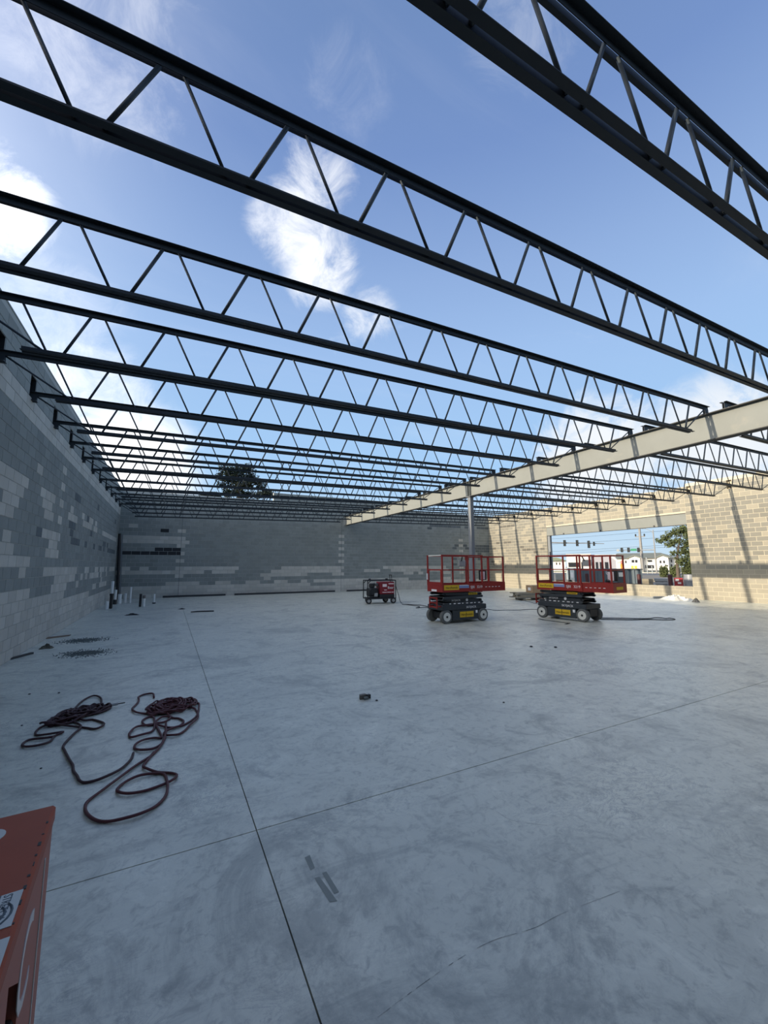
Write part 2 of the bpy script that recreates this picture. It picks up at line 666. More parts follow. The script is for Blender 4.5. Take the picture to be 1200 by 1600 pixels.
LIGHT_L += zoomed(80, 840, 10.91, [(70, 530), (455, 520), (440, 635), (75, 665)], [(15, 675), (425, 640), (410, 750), (15, 815)],
                  [(0, 820), (285, 785), (270, 900), (0, 960)], (580, 520, 645, 610), (745, 525, 800, 590), (830, 520, 895, 585),
                  (920, 520, 942, 660), (985, 510, 1070, 580), (505, 630, 545, 740), (590, 625, 622, 720),
                  [(655, 625), (800, 605), (800, 685), (655, 710)], (830, 600, 852, 740), (425, 745, 475, 860), (700, 795, 765, 885),
                  [(810, 775), (930, 750), (925, 820), (810, 850)])
LIGHT_L += zoomed(90, 740, 12, (230, 645, 285, 780), [(180, 775), (350, 855), (345, 960), (170, 895)], (440, 775, 490, 895),
                  [(400, 895), (655, 1000), (645, 1100), (395, 1005)], (570, 850, 650, 970), (690, 925, 750, 1025), (690, 1035, 750, 1145),
                  [(820, 1095), (1100, 1200), (1090, 1290), (815, 1180)], (840, 615, 875, 700))
LIGHT_L += [[(0, 928), (80, 928), (101.5, 924.3), (100.6, 934.4), (138.7, 924.8), (138.7, 932), (168, 922.5), (186, 919), (186, 960), (0, 1080)]]
BLACK_L = zoomed(90, 740, 12, [(315, 415), (415, 470), (415, 580), (315, 535)], (730, 625, 765, 715), (535, 830, 570, 945), (655, 1020, 690, 1115),
                 (625, 1115, 660, 1210), (410, 1030, 455, 1140), [(190, 940), (350, 990), (345, 1065), (190, 1050)],
                 [(205, 1090), (310, 1120), (305, 1210), (205, 1195)], [(225, 1235), (430, 1290), (425, 1385), (220, 1345)], (520, 1310, 560, 1420),
                 (1065, 890, 1095, 960))
BLACK_L += zoomed(80, 840, 10.91, (715, 145, 755, 225), (810, 160, 855, 240), (880, 100, 915, 180), (885, 185, 905, 255),
                  (945, 115, 975, 185), (955, 200, 1090, 285))
BLACK_L += zoomed(0, 800, 12, (655, 340, 770, 525))


def colour_left(pr, c, half, p, q):
    if c in (21, 22):
        return 1
    if half and 3 < c < 21 and (abs(p-12.25) < 0.02 or abs(q-12.25) < 0.02):
        return 1
    if pr is None or pr[0] < 0:
        return 1 if c < 6 else 0
    if any(inside(pr, g) for g in BLACK_L):
        return 2
    if any(inside(pr, g) for g in LIGHT_L):
        return 1
    return 0


def holes_left(c):
    return [(y-PW, y+PW) for y in YJ_L] if c in (23, 24) else []


block_wall(wl, XL, 'y', 1, [(YF, 4.12), (4.12, 12.25), (12.25, YB)], 27, holes_left, colour_left, [M_grey, M_light, M_dark])
MB().box(XL-0.2, XL+0.007, YF-0.2, YB+0.2, TL, TL+0.03).build('coping', M_grey, wl)

# --- back wall with its stepped parapet
mb = MB()
mb.box(XL-0.2, XR+0.2, YB, YB+0.2, -0.1, 27*CH)
mb.box(XL-0.2, 5.45, YB, YB+0.2, 27*CH, 27.6*CH)
mb.box(5.45, 14.6, YB, YB+0.2, 27*CH, 30*CH)
mb.box(14.6, XR+0.2, YB, YB+0.2, 27*CH, 27.4*CH)
wb = tag(mb.build('wall_back', M_mortar), 'grey concrete block wall across the far end', 'wall', kind='structure')
LIGHT_B = zoomed(180, 860, 6, (40, 160, 100, 195), (190, 160, 355, 193), (40, 195, 800, 230), (525, 155, 1190, 190), (870, 193, 945, 228),
                 (1015, 193, 1090, 228), (510, 300, 825, 335), (970, 297, 1115, 330), [(30, 345), (500, 335), (1200, 325), (1200, 520), (30, 520)])
LIGHT_B += zoomed(180, 790, 8.571, (60, 405, 780, 465), (100, 465, 945, 520), (130, 250, 255, 295))
LIGHT_B += zoomed(360, 860, 6, (0, 155, 110, 190), (505, 155, 1035, 187), (350, 187, 1035, 218), (250, 218, 750, 252), (340, 252, 410, 287),
                  (0, 287, 35, 320), (175, 287, 310, 320), (380, 283, 505, 318), (690, 283, 750, 312), (805, 277, 1035, 312), (985, 215, 1060, 245),
                  (0, 318, 1200, 440), (1040, 270, 1200, 400))
LIGHT_B += zoomed(520, 800, 4.615, (0, 395, 55, 470), (380, 393, 690, 416), (205, 416, 360, 438), (435, 414, 640, 436), (525, 434, 565, 456),
                  (600, 434, 640, 456), (60, 483, 1200, 620))
LIGHT_B += zoomed(640, 800, 7.5, (0, 640, 150, 680), (240, 640, 450, 680), (395, 700, 460, 735), (395, 772, 460, 800))
DAMP_B = zoomed(640, 800, 7.5, (215, 150, 570, 192), (625, 175, 690, 203), (775, 180, 905, 208), (505, 388, 580, 418), (640, 388, 690, 418),
                (765, 396, 935, 423), (480, 421, 575, 449), (635, 423, 690, 450), (765, 426, 915, 450), (505, 456, 580, 483), (640, 458, 690, 484),
                (765, 458, 935, 485), (785, 486, 860, 503), (485, 545, 565, 572), (640, 548, 690, 572), (785, 548, 830, 572), (485, 608, 580, 637))
BLACK_B = zoomed(180, 790, 8.571, (80, 615, 880, 672), (480, 568, 822, 615), (556, 313, 665, 360))
CJ_B = (0.53, 9.92, 19.70)


def colour_back(pr, c, half, p, q):
    if pr is None:
        return 0
    if any(inside(pr, g) for g in BLACK_B):
        return 3
    if any(inside(pr, g) for g in DAMP_B):
        return 2
    if half and 3 < c < 18 and any(abs(p-j) < 0.02 or abs(q-j) < 0.02 for j in CJ_B):
        return 1
    if any(inside(pr, g) for g in LIGHT_B):
        return 1
    return 0


def holes_back(c):
    hs = []
    if c >= 27:
        hs.append((XL-1, 5.45))
        hs.append((14.6, XR+1))
    if 21 <= c < 24:
        hs.append((XG-0.16, XG+0.16))
    return hs


block_wall(wb, YB, 'x', -1, [(XL, CJ_B[0]), (CJ_B[0], CJ_B[1]), (CJ_B[1], CJ_B[2]), (CJ_B[2], XR)], 30, holes_back, colour_back, [M_grey, M_light, M_dark, M_black], 0.016)
for j in CJ_B:
    MB().box(j-0.008, j+0.008, YB-0.0085, YB, 0.0, 26*CH).build('control_joint', M_joint, wb)

# --- right wall with the storefront opening
OY0, OY1, OZ0, OZ1 = 10.80, 19.28, 0.575, 4.185
ZQ0, ZQ1 = 25*CH, 27*CH
QW = 0.10
YJR_IN = [y for y in YJ_R if y < YB-0.2]
mb = MB()
mb.box(XR, XR+0.2, YF-0.2, OY0, -0.1, ZQ0)
mb.box(XR, XR+0.2, OY1, YB+0.2, -0.1, ZQ0)
mb.box(XR, XR+0.2, OY0, OY1, -0.1, OZ0)
mb.box(XR, XR+0.2, OY0, OY1, OZ1, ZQ0)
mb.box(XR+0.17, XR+0.2, YF-0.2, YB+0.2, ZQ0, ZQ1)
edge = [YF-0.2]+[e for y in YJR_IN for e in (y-QW, y+QW)]+[YB+0.2]
for i in range(0, len(edge), 2):
    mb.box(XR, XR+0.17, edge[i], edge[i+1], ZQ0, ZQ1)
mb.box(XR, XR+0.2, YF-0.2, 10.7, ZQ1, 27.7*CH)
wr = tag(mb.build('wall_right', M_mortar_r), 'sunlit sand-coloured concrete block wall with the storefront opening', 'wall', kind='structure')
DAMP_R = zoomed(760, 780, 10.66, [(95, 482), (265, 460), (265, 495), (95, 512)], [(275, 455), (395, 440), (395, 485), (275, 495)], (415, 435, 465, 470),
                (165, 722, 215, 758), (288, 715, 468, 758), (120, 822, 152, 852), (230, 818, 287, 853), (703, 692, 772, 728), (558, 797, 622, 833),
                (598, 835, 812, 875), (785, 877, 842, 913), (885, 632, 938, 660), (938, 777, 1010, 812), (893, 822, 972, 862), (938, 877, 1010, 912),
                (118, 1002, 222, 1030), (88, 1038, 142, 1072), (118, 1078, 172, 1112))


def colour_right(pr, c, half, p, q):
    mid = (p+q)/2
    if c < 7:
        return 1
    if c == 23 and mid < 10.6:
        return 1
    if pr and any(inside(pr, g) for g in DAMP_R):
        return 2
    if 10.0 < mid < 10.8 and c % 2:
        return 1
    if mid < 10.7 and c >= 24:
        return 0 if random.random() < 0.6 else 1
    if OY0 < mid < OY1 and c >= 21:
        return 1 if random.random() < 0.75 else 0
    return 0 if random.random() < 0.86 else 1


def holes_right(c):
    hs = []
    if 3 <= c <= 20:
        hs.append((OY0, OY1))
    if c in (25, 26):
        hs += [(y-QW, y+QW) for y in YJR_IN]
    return hs


block_wall(wr, XR, 'y', -1, [(YF, 2.7), (2.7, 10.8), (10.8, 19.28), (19.28, YB)], 27, holes_right, colour_right, [M_sand, M_sandpale, M_sanddark], 0.018)

# --- unseen wall behind the camera, set close to darken the near floor
wf = tag(MB().box(XL-0.2, XR+0.2, YF-0.2, YF, -0.1, TL).build('wall_front', M_mortar), 'unseen grey concrete block wall closing the near end', 'wall', kind='structure')
block_wall(wf, YF, 'x', 1, [(XL, 9.92), (9.92, XR)], 27, lambda c: [], lambda pr, c, h, p, q: 1 if c < 6 else 0, [M_grey, M_light])

# ------------------------------------------------------------------ storefront opening: header beam and jamb post
hb = thing('header_beam', 'grey primed steel header beam over the storefront opening', 'beam', (XR, (OY0+OY1)/2, 3.60))
L2 = (OY1-OY0)/2
MB().box(0.02, 0.18, -L2, L2, 0.0, 0.018).build('bottom_flange', M_flange, hb)
MB().box(0.015, 0.03, -L2, L2, 0.018, 0.565).build('web_plate', M_primer, hb)
MB().box(-0.02, 0.18, -L2, L2, 0.565, 0.583).build('top_flange', M_flange, hb)
for y in (-2.7, 0.35, 2.9):
    MB().box(-0.01, 0.015, y-0.04, y+0.04, -0.002, 0.10).build('clip_angle', M_steel_dark, hb)
jp = thing('jamb_post', 'dark steel jamb post at the far side of the storefront opening', 'post', (XR+0.1, OY1-0.14, 0.575))
MB().bbox(-0.09, 0.09, -0.10, 0.10, 0.012, 3.01, 0.012).build('shaft', M_col, jp)
MB().box(-0.12, 0.12, -0.125, 0.125, 0.0, 0.012).build('base_plate', M_steel_dark, jp)
MB().box(-0.10, 0.10, -0.12, 0.12, 3.01, 3.024).build('cap_plate', M_steel_dark, jp)

# ------------------------------------------------------------------ girder and column
YC = 12.28
ZG0, ZG1 = 4.28, 4.88


def girder(y0, y1, label):
    g = thing('roof_girder', label, 'girder', (XG, (y0+y1)/2, ZG0), group='roof girders')
    h = (y1-y0)/2
    MB().box(-0.115, 0.115, -h, h, 0.0, 0.018).build('bottom_flange', M_flange, g)
    MB().box(-0.007, 0.007, -h, h, 0.018, ZG1-ZG0-0.018).build('web_plate', M_primer, g)
    MB().box(-0.115, 0.115, -h, h, ZG1-ZG0-0.018, ZG1-ZG0).build('top_flange', M_flange, g)
    for y in (-h+0.05, h-0.05):
        for s in (-1, 1):
            MB().box(min(0.007*s, 0.10*s), max(0.007*s, 0.10*s), y-0.006, y+0.006, 0.018, ZG1-ZG0-0.018).build('stiffener', M_primer, g)
    return g


girder(YC+0.012, YB+0.08, 'grey steel roof girder from the column to the back wall')
girder(YF, YC-0.012, 'grey steel roof girder from the column toward the near end')
co = thing('steel_column', 'grey square steel column under the girder behind the first lift', 'column', (XG, YC, 0))
MB().bbox(-0.085, 0.085, -0.085, 0.085, 0.02, ZG0-0.02, 0.012).build('shaft', M_col, co)
MB().box(-0.16, 0.16, -0.16, 0.16, 0.0, 0.02).build('base_plate', M_steel_dark, co)
MB().box(-0.13, 0.13, -0.13, 0.13, ZG0-0.02, ZG0-0.0005).build('cap_plate', M_col, co)
for sx in (-1, 1):
    for sy in (-1, 1):
        MB().cyl((0.125*sx, 0.125*sy, 0.02), (0.125*sx, 0.125*sy, 0.06), 0.014, 6).build('anchor_bolt', M_steel_dark, co)

# ------------------------------------------------------------------ open-web roof joists
PER, NG = 0.8128, 0.07
HB, HT = 0.02, 0.595      # web end heights above the underside of the bottom chord
DEPTH = 0.66


def chord_mesh(x0, x1, top):
    mb = MB()
    g, leg, t = 0.0125, 0.052, 0.006
    for s in (-1, 1):
        def bx(a, b, z0, z1):
            mb.box(x0, x1, min(a*s, b*s), max(a*s, b*s), z0, z1)
        if top:
            bx(g, g+leg, DEPTH-t, DEPTH)
            bx(g, g+t, DEPTH-leg-0.008, DEPTH-t)
        else:
            bx(g, g+leg, 0.0, t)
            bx(g, g+t, t, leg+0.008)
    return mb


def make_joist_meshes(x0, x1, first_node, n, bx0, bx1):
    """x along the joist (world X), meshes in the joist's own frame"""
    d = {}
    d['top_chord'] = chord_mesh(x0, x1, True).mesh('top_chord', M_joist)
    d['bottom_chord'] = chord_mesh(bx0, bx1, False).mesh('bottom_chord', M_joist)
    run = PER/2-2*NG
    d['down'] = MB().cyl((0, 0, HT+0.015), (run, 0, HB), 0.013, 6).mesh('web_rod', M_rod, True)
    a = 0.017
    up_ = MB().cyl((0, 0, HB), (run, 0, HT+0.015), a, 6)
    d['up'] = up_.mesh('web_rod', M_rod, True)
    d['nodes'] = [first_node+PER*k for k in range(n+1)]
    d['end_a'] = MB().cyl((x0+0.13, 0, HT), (first_node-NG, 0, HB), 0.014, 6).mesh('end_web', M_rod, True)
    d['end_b'] = MB().cyl((d['nodes'][-1]+NG, 0, HB), (x1-0.13, 0, HT), 0.014, 6).mesh('end_web', M_rod, True)
    sm = MB()
    for s in (-1, 1):
        sm.box(-0.07, 0.07, min(0.0125*s, 0.07*s), max(0.0125*s, 0.07*s), DEPTH-0.165, DEPTH-0.155)
        sm.box(-0.07, 0.07, min(0.0125*s, 0.0225*s), max(0.0125*s, 0.0225*s), DEPTH-0.155, DEPTH-0.055)
    d['seat'] = sm.mesh('bearing_seat', M_joist)
    d['x'] = (x0, x1)
    return d


ANG = math.atan(SLOPE)
JL = make_joist_meshes(XL-0.05, XG+0.04, -1.37, 13, -1.68, 9.50)
JR = make_joist_meshes(XG-0.04, XR+0.13, 11.19, 12, 10.86, 21.10)


def put_joist(d, y, label, group):
    r = thing('bar_joist', label, 'roof joist', (0, y, 4.175), group=group)
    r.rotation_euler = (0, -ANG, 0)
    link('top_chord', d['top_chord'], r)
    link('bottom_chord', d['bottom_chord'], r)
    ns = d['nodes']
    for i, x in enumerate(ns):
        link('web_rod', d['up'], r, (x+NG, 0, 0))
        link('web_rod', d['down'], r, (x-PER/2+NG, 0, 0))
    link('end_web', d['end_a'], r)
    link('end_web', d['end_b'], r)
    for x in (d['x'][0]+0.07, d['x'][1]-0.07):
        link('bearing_seat', d['seat'], r, (x, 0, 0))
    return r


for i, y in enumerate(YJ_L):
    put_joist(JL, y, f'{ORD[len(YJ_L)-1-i]} dark open-web roof joist from the back wall, left of the girder', 'roof joists left of the girder')
for i, y in enumerate(YJ_R):
    put_joist(JR, y, f'{ORD[len(YJ_R)-1-i]} dark open-web roof joist from the back wall, right of the girder', 'roof joists right of the girder')

# ------------------------------------------------------------------ scissor lifts
M_red = mat('lift_red', (136, 31, 23), 0.5, var=0.12, scale=6, dirt=((98, 30, 24), 5.0, 0.58))
M_lblack = mat('lift_charcoal', (44, 50, 54), 0.55, var=0.15, scale=6)
M_lblack2 = mat('lift_black', (24, 27, 30), 0.6, var=0.15)
M_tire = mat('tire_grey', (92, 94, 92), 0.85, var=0.1)
M_hubw = mat('hub_white', (206, 206, 196), 0.6, var=0.06)
M_yel = mat('decal_yellow', (206, 168, 28), 0.6, var=0.05)
M_white = mat('decal_white', (226, 226, 224), 0.6, var=0.03)
M_ink = mat('decal_black', (22, 20, 18), 0.6, var=0.03)
M_blue = mat('decal_blue', (120, 136, 176), 0.6, var=0.05)
M_papr = mat('paper', (222, 206, 206), 0.8, var=0.05)
M_greyplastic = mat('grey_plastic', (150, 152, 150), 0.6, var=0.06)
M_cable = mat('black_rubber', (26, 28, 30), 0.6, var=0.1)
FR = (math.pi/2, 0, 0)      # text standing up, facing -Y


def make_lift(label):
    t = thing('scissor_lift', label, 'scissor lift', group='two red scissor lifts')
    # chassis
    MB().bbox(-0.62, 0.62, -0.24, 0.24, 0.10, 0.36, 0.02).build('chassis', M_lblack2, t)
    MB().bbox(-0.80, 0.80, -0.385, 0.385, 0.36, 0.50, 0.012).build('chassis_deck', M_lblack, t)
    for s in (-1, 1):
        y0, y1 = (-0.385, -0.245) if s < 0 else (0.245, 0.385)
        for k, (a, b) in enumerate(((-0.46, 0.02), (0.026, 0.48))):
            d = MB().prism([(a, 0.08), (b, 0.08), (b, 0.355), (a, 0.355)], y0, y1).build('side_tray', M_lblack, t)
            if s < 0 and k == 0:
                MB().box(-0.20, 0.015, y0-0.003, y0, 0.15, 0.31).build('decal', M_yel, d)
            if s < 0 and k == 1:
                MB().box(0.03, 0.30, y0-0.003, y0, 0.15, 0.31).build('decal', M_yel, d)
                MB().box(0.38, 0.45, y0-0.003, y0, 0.25, 0.33).build('decal', M_white, d)
        if s < 0:
            text('lettering', 'HercRentals', 0.085, M_ink, t, (0.05, y0-0.006, 0.225), FR, 1.0)
            text('lettering', 'SKYJACK', 0.085, M_white, t, (0.22, -0.389, 0.43), FR, 1.1)
    for sx in (-1, 1):
        for sy in (-1, 1):
            y = 0.335*sy
            wh = MB().lathe([(0.10, -0.06), (0.172, -0.06), (0.19, -0.04), (0.19, 0.04), (0.172, 0.06), (0.10, 0.06)], 24, 'y').build('wheel', M_tire, t, False, (0.665*sx, y, 0.19))
            MB().lathe([(0.03, 0.04*sy), (0.118, 0.048*sy), (0.124, 0.066*sy), (0.06, 0.063*sy)], 20, 'y').build('hub', M_hubw, wh)
            MB().lathe([(0.032, 0.05*sy), (0.032, 0.072*sy), (0.01, 0.074*sy)], 10, 'y').build('hub_cap', M_lblack2, wh)
    MB().box(-0.70, -0.62, -0.27, 0.27, 0.12, 0.30).build('axle', M_lblack2, t)
    MB().box(0.60, 0.72, -0.27, 0.27, 0.12, 0.30).build('axle', M_lblack2, t)
    MB().bbox(0.70, 0.80, -0.20, 0.20, 0.14, 0.36, 0.015).build('steer_cover', M_lblack2, t)
    # folded scissor stack
    z = 0.505
    for k in range(4):
        tilt = 0.012*(1 if k % 2 else -1)
        for s in (-1, 1):
            y = s*(0.345-0.05*(k % 2))
            pr = [(-0.72+0.02*(k % 2), z+tilt), (0.66-0.02*(k % 2), z-tilt), (0.70, z+0.035-tilt), (0.66, z+0.078-tilt), (-0.72, z+0.078+tilt), (-0.76, z+0.035+tilt)]
            a = MB().prism(pr, y-0.022, y+0.022).build('scissor_arm', M_lblack, t)
            if s < 0:
                if k == 1:
                    text('lettering', 'SKYJACK', 0.075, M_white, a, (-0.28, y-0.024, z+0.038), FR, 1.1)
                    MB().lathe([(0.042, y-0.028), (0.042, y-0.02)], 16, 'y', (0.12, 0, z+0.04)).build('pivot_cap', M_white, a)
                if k == 3:
                    MB().box(0.18, 0.52, y-0.026, y-0.022, z+0.006, z+0.068).build('decal', M_yel, a)
                    text('lettering', 'HercRentals', 0.05, M_ink, a, (0.35, y-0.028, z+0.037), FR)
                if k == 0:
                    for q in range(8):
                        MB().box(-0.55+0.15*q, -0.50+0.15*q+0.02*(q % 3), y-0.026, y-0.022, z+0.03, z+0.052).build('decal', M_white, a)
        MB().cyl((-0.66, -0.36, z+0.04), (-0.66, 0.36, z+0.04), 0.02, 8).build('cross_tube', M_lblack2, t)
        MB().cyl((0.62, -0.36, z+0.04), (0.62, 0.36, z+0.04), 0.02, 8).build('cross_tube', M_lblack2, t)
        z += 0.088
    # ladder at the entry end
    ld = MB()
    for y in (-0.30, 0.06):
        ld.box(-0.94, -0.91, y, y+0.035, 0.42, 0.74)
    for zz_ in (0.44, 0.56, 0.70):
        ld.box(-0.94, -0.91, -0.265, 0.06, zz_, zz_+0.035)
    ld.box(-0.91, -0.79, -0.30, -0.265, 0.46, 0.50)
    ld.box(-0.91, -0.79, 0.06, 0.095, 0.46, 0.50)
    ld.build('ladder', M_red, t)
    # platform
    MB().bbox(-0.78, 0.72, -0.37, 0.37, 0.875, 0.935, 0.008).build('platform_deck', M_red, t)
    tb = MB().box(-0.78, 0.72, -0.385, -0.37, 0.875, 1.105).build('toe_board', M_red, t)
    MB().box(-0.74, -0.21, -0.389, -0.385, 0.935, 1.075).build('decal', M_yel, tb)
    text('lettering', 'HercRentals', 0.085, M_ink, tb, (-0.47, -0.391, 1.0), FR, 1.0)
    MB().box(-0.20, 0.16, -0.389, -0.385, 0.98, 1.07).build('decal', M_blue, tb)
    MB().box(-0.20, 0.16, -0.390, -0.388, 1.055, 1.07).build('decal', M_white, tb)
    text('lettering', 'SJIII', 0.105, M_white, tb, (0.29, -0.389, 1.0), FR, 1.0)
    text('lettering', '3219', 0.105, M_white, tb, (0.56, -0.389, 1.0), FR, 1.0)
    MB().box(-0.78, 0.72, 0.37, 0.385, 0.875, 1.105).build('toe_board', M_red, t)
    MB().box(-0.795, -0.78, -0.385, 0.385, 0.875, 1.06).build('toe_board', M_red, t)
    MB().box(-0.799, -0.795, -0.10, 0.16, 0.885, 0.945).build('decal', M_white, t)
    # roll-out extension deck
    MB().bbox(0.66, 1.58, -0.335, 0.335, 0.925, 0.955, 0.006).build('extension_deck', M_red, t)
    for y in (-0.365, 0.345):
        eb = MB().box(0.62, 1.58, y, y+0.02, 0.865, 1.13).build('extension_toe_board', M_red, t)
        if y < 0:
            for q in range(5):
                MB().box(0.80+0.13*q, 0.86+0.13*q, y-0.003, y, 0.985, 1.0).build('decal', M_white, eb)
    e = MB().box(1.58, 1.60, -0.365, 0.365, 0.865, 1.13).build('extension_toe_board', M_red, t)
    MB().box(1.60, 1.603, -0.20, 0.16, 0.95, 1.03).build('decal', M_yel, e)
    MB().box(0.55, 0.70, -0.34, 0.34, 0.845, 0.875).build('slide_rail', M_red, t)
    # guard rails
    r = 0.019
    for s in (-1, 1):
        for x in (-0.78, 0.15, 0.68):
            MB().box(x-r, x+r, 0.372*s-r, 0.372*s+r, 1.06, 1.915).build('rail_post', M_red, t)
        MB().box(-0.80, 0.72, 0.372*s-0.02, 0.372*s+0.02, 1.905, 1.945).build('top_rail', M_red, t)
        MB().box(-0.78, 0.70, 0.372*s-0.013, 0.372*s+0.013, 1.49, 1.515).build('mid_rail', M_red, t)
        for x in (0.97, 1.56):
            MB().box(x-r, x+r, 0.345*s-r, 0.345*s+r, 1.06, 1.90).build('rail_post', M_red, t)
        MB().box(0.66, 1.58, 0.345*s-0.018, 0.345*s+0.018, 1.88, 1.915).build('top_rail', M_red, t)
        MB().box(0.68, 1.58, 0.345*s-0.012, 0.345*s+0.012, 1.48, 1.505).build('mid_rail', M_red, t)
    MB().box(1.55, 1.585, -0.36, 0.36, 1.88, 1.915).build('top_rail', M_red, t)
    MB().box(1.555, 1.58, -0.36, 0.36, 1.48, 1.505).build('mid_rail', M_red, t)
    # entry gate
    g = MB()
    for y in (-0.345, 0.30):
        g.box(-0.80, -0.77, y, y+0.045, 1.06, 1.52)
    g.box(-0.80, -0.77, -0.345, 0.345, 1.49, 1.53)
    g.box(-0.80, -0.785, -0.345, 0.345, 1.06, 1.16)
    g.build('entry_gate', M_red, t)
    MB().box(-0.80, -0.765, -0.33, 0.30, 1.91, 1.945).build('gate_bar', M_hubw, t)
    MB().box(-0.83, -0.80, 0.33, 0.37, 1.22, 1.40).build('tag_holder', M_white, t)
    # controls, manual box
    cb = MB().bbox(0.36, 0.62, 0.30, 0.36, 1.60, 1.80, 0.012).build('control_box', M_greyplastic, t)
    MB().cyl((0.44, 0.29, 1.78), (0.42, 0.22, 1.90), 0.018, 8).build('joystick', M_lblack2, cb)
    mb_ = MB().bbox(1.14, 1.40, 0.24, 0.325, 1.17, 1.50, 0.01).build('manual_box', M_lblack2, t)
    MB().box(1.15, 1.33, 0.235, 0.24, 1.19, 1.44).build('instruction_sheet', M_papr, mb_)
    MB().box(-0.66, -0.50, 0.0, 0.12, 0.935, 1.0).build('tool_bag', M_lblack2, t)
    MB().box(-0.46, -0.30, 0.05, 0.2, 0.935, 1.03).build('tool_bag', M_lblack2, t)
    return t


lift1 = make_lift('red scissor lift with its long side facing, in front of the steel column')
lift2 = copy_tree(lift1, (11.0, 8.76, 0), -1.461)
lift2['label'] = 'red scissor lift turned toward the camera, in front of the storefront opening'
lift1.location = (7.72, 10.04, 0)
# things only the second lift carries
ph = thing('black_pole', 'tall black pole standing at the back of the second lift', 'pole', (0, 0, 0))
P0 = lift2.matrix_basis @ Vector((-0.30, -0.33, 0.935))
MB().cyl(P0, P0+Vector((0.0, 0.0, 1.12)), 0.016, 8).build('shaft', M_cable, ph)
MB().cyl(P0+Vector((0, 0, 0.70)), P0+Vector((0, 0, 1.0)), 0.034, 8).build('grip', M_cable, ph)
P1 = lift2.matrix_basis @ Vector((1.40, -0.25, 0.955))
tb = thing('tool_bucket', 'dark red tool bucket on the extension deck of the second lift', 'bucket', P1)
MB().lathe([(0.085, 0.0), (0.10, 0.20), (0.095, 0.20), (0.08, 0.02)], 16, 'z').build('pail', mat('pail_red', (150, 30, 34), 0.5), tb)
MB().tube(spline([(-0.095, 0, 0.19), (-0.06, 0, 0.27), (0.06, 0, 0.27), (0.095, 0, 0.19)], 5), 0.006, 6).build('handle', M_cable, tb)
MB().bbox(-0.05, 0.04, -0.03, 0.05, 0.02, 0.26, 0.01).build('tool', M_lblack2, tb)

# ------------------------------------------------------------------ welder generator
M_wred = mat('welder_red', (120, 22, 34), 0.45, var=0.1)
wg = thing('welding_generator', 'dark red engine welder in a black wheeled frame near the back wall', 'generator', (8.36, 16.38, 0), -0.16)
fr = MB()
rr = 0.022
for x in (-0.66, 0.62):
    for y in (-0.34, 0.34):
        fr.cyl((x, y, 0.20), (x, y, 1.0), rr, 8)
    fr.cyl((x, -0.34, 1.0), (x, 0.34, 1.0), rr, 8)
    fr.cyl((x, -0.34, 0.22), (x, 0.34, 0.22), rr, 8)
for y in (-0.34, 0.34):
    fr.cyl((-0.66, y, 1.0), (0.62, y, 1.0), rr, 8)
    fr.cyl((-0.66, y, 0.22), (0.62, y, 0.22), rr, 8)
    fr.cyl((-0.66, y, 0.86), (-0.52, y, 1.0), rr*0.8, 8)
fr.build('frame', M_cable, wg)
MB().box(-0.62, 0.58, -0.31, 0.31, 0.20, 0.26).build('skid_tray', M_cable, wg)
bd = MB().bbox(-0.08, 0.58, -0.31, 0.31, 0.40, 0.93, 0.025).build('case', M_wred, wg)
MB().bbox(-0.10, 0.58, -0.30, 0.30, 0.26, 0.40, 0.01).build('case_base', M_cable, wg)
for (x0, x1, z0, z1) in ((0.30, 0.55, 0.83, 0.87), (0.03, 0.22, 0.72, 0.84), (0.10, 0.22, 0.57, 0.60), (0.02, 0.22, 0.47, 0.50), (0.24, 0.42, 0.47, 0.50), (0.44, 0.55, 0.47, 0.50)):
    MB().box(x0, x1, -0.314, -0.31, z0, z1).build('decal', M_papr, bd)
text('lettering', 'Bear', 0.15, M_white, bd, (0.40, -0.315, 0.68), FR)
en = MB()
en.bbox(-0.56, -0.14, -0.24, 0.24, 0.30, 0.66, 0.04)
en.lathe([(0.14, -0.28), (0.17, -0.26), (0.17, -0.16), (0.14, -0.14)], 16, 'y', (-0.40, 0, 0.52))
en.build('engine', M_lblack2, wg)
MB().lathe([(0.10, 0.0), (0.13, 0.03), (0.13, 0.15), (0.10, 0.19)], 18, 'z', (-0.40, -0.08, 0.68)).build('air_filter', M_cable, wg)
MB().lathe([(0.05, -0.2), (0.07, -0.18), (0.07, 0.18), (0.05, 0.2)], 14, 'y', (-0.20, 0, 0.82)).build('muffler', mat('muffler', (96, 98, 100), 0.4, 0.6), wg)
MB().bbox(-0.34, -0.18, -0.29, -0.24, 0.30, 0.46, 0.02).build('starter', M_greyplastic, wg)
for x in (-0.50, 0.28):
    MB().lathe([(0.02, 0.0), (0.06, 0.02), (0.06, 0.05), (0.02, 0.06)], 12, 'z', (x, -0.1, 1.02)).build('lift_eye', M_cable, wg)
for (x, y) in ((-0.60, -0.30), (-0.46, 0.30), (0.52, -0.30), (0.36, 0.30)):
    wv = MB().lathe([(0.07, -0.03), (0.13, -0.025), (0.13, 0.025), (0.07, 0.03)], 18, 'y').build('wheel', M_cable, wg, False, (x, y, 0.13))
    MB().lathe([(0.02, -0.034), (0.07, -0.032), (0.07, 0.032), (0.02, 0.034)], 12, 'y').build('hub', M_greyplastic, wv)
hd = MB().cyl((0.60, -0.12, 0.26), (0.50, -0.12, 1.22), 0.016, 8).cyl((0.60, 0.12, 0.26), (0.50, 0.12, 1.22), 0.016, 8).cyl((0.50, -0.16, 1.22), (0.50, 0.16, 1.22), 0.018, 8)
hd.build('tow_handle', M_cable, wg)


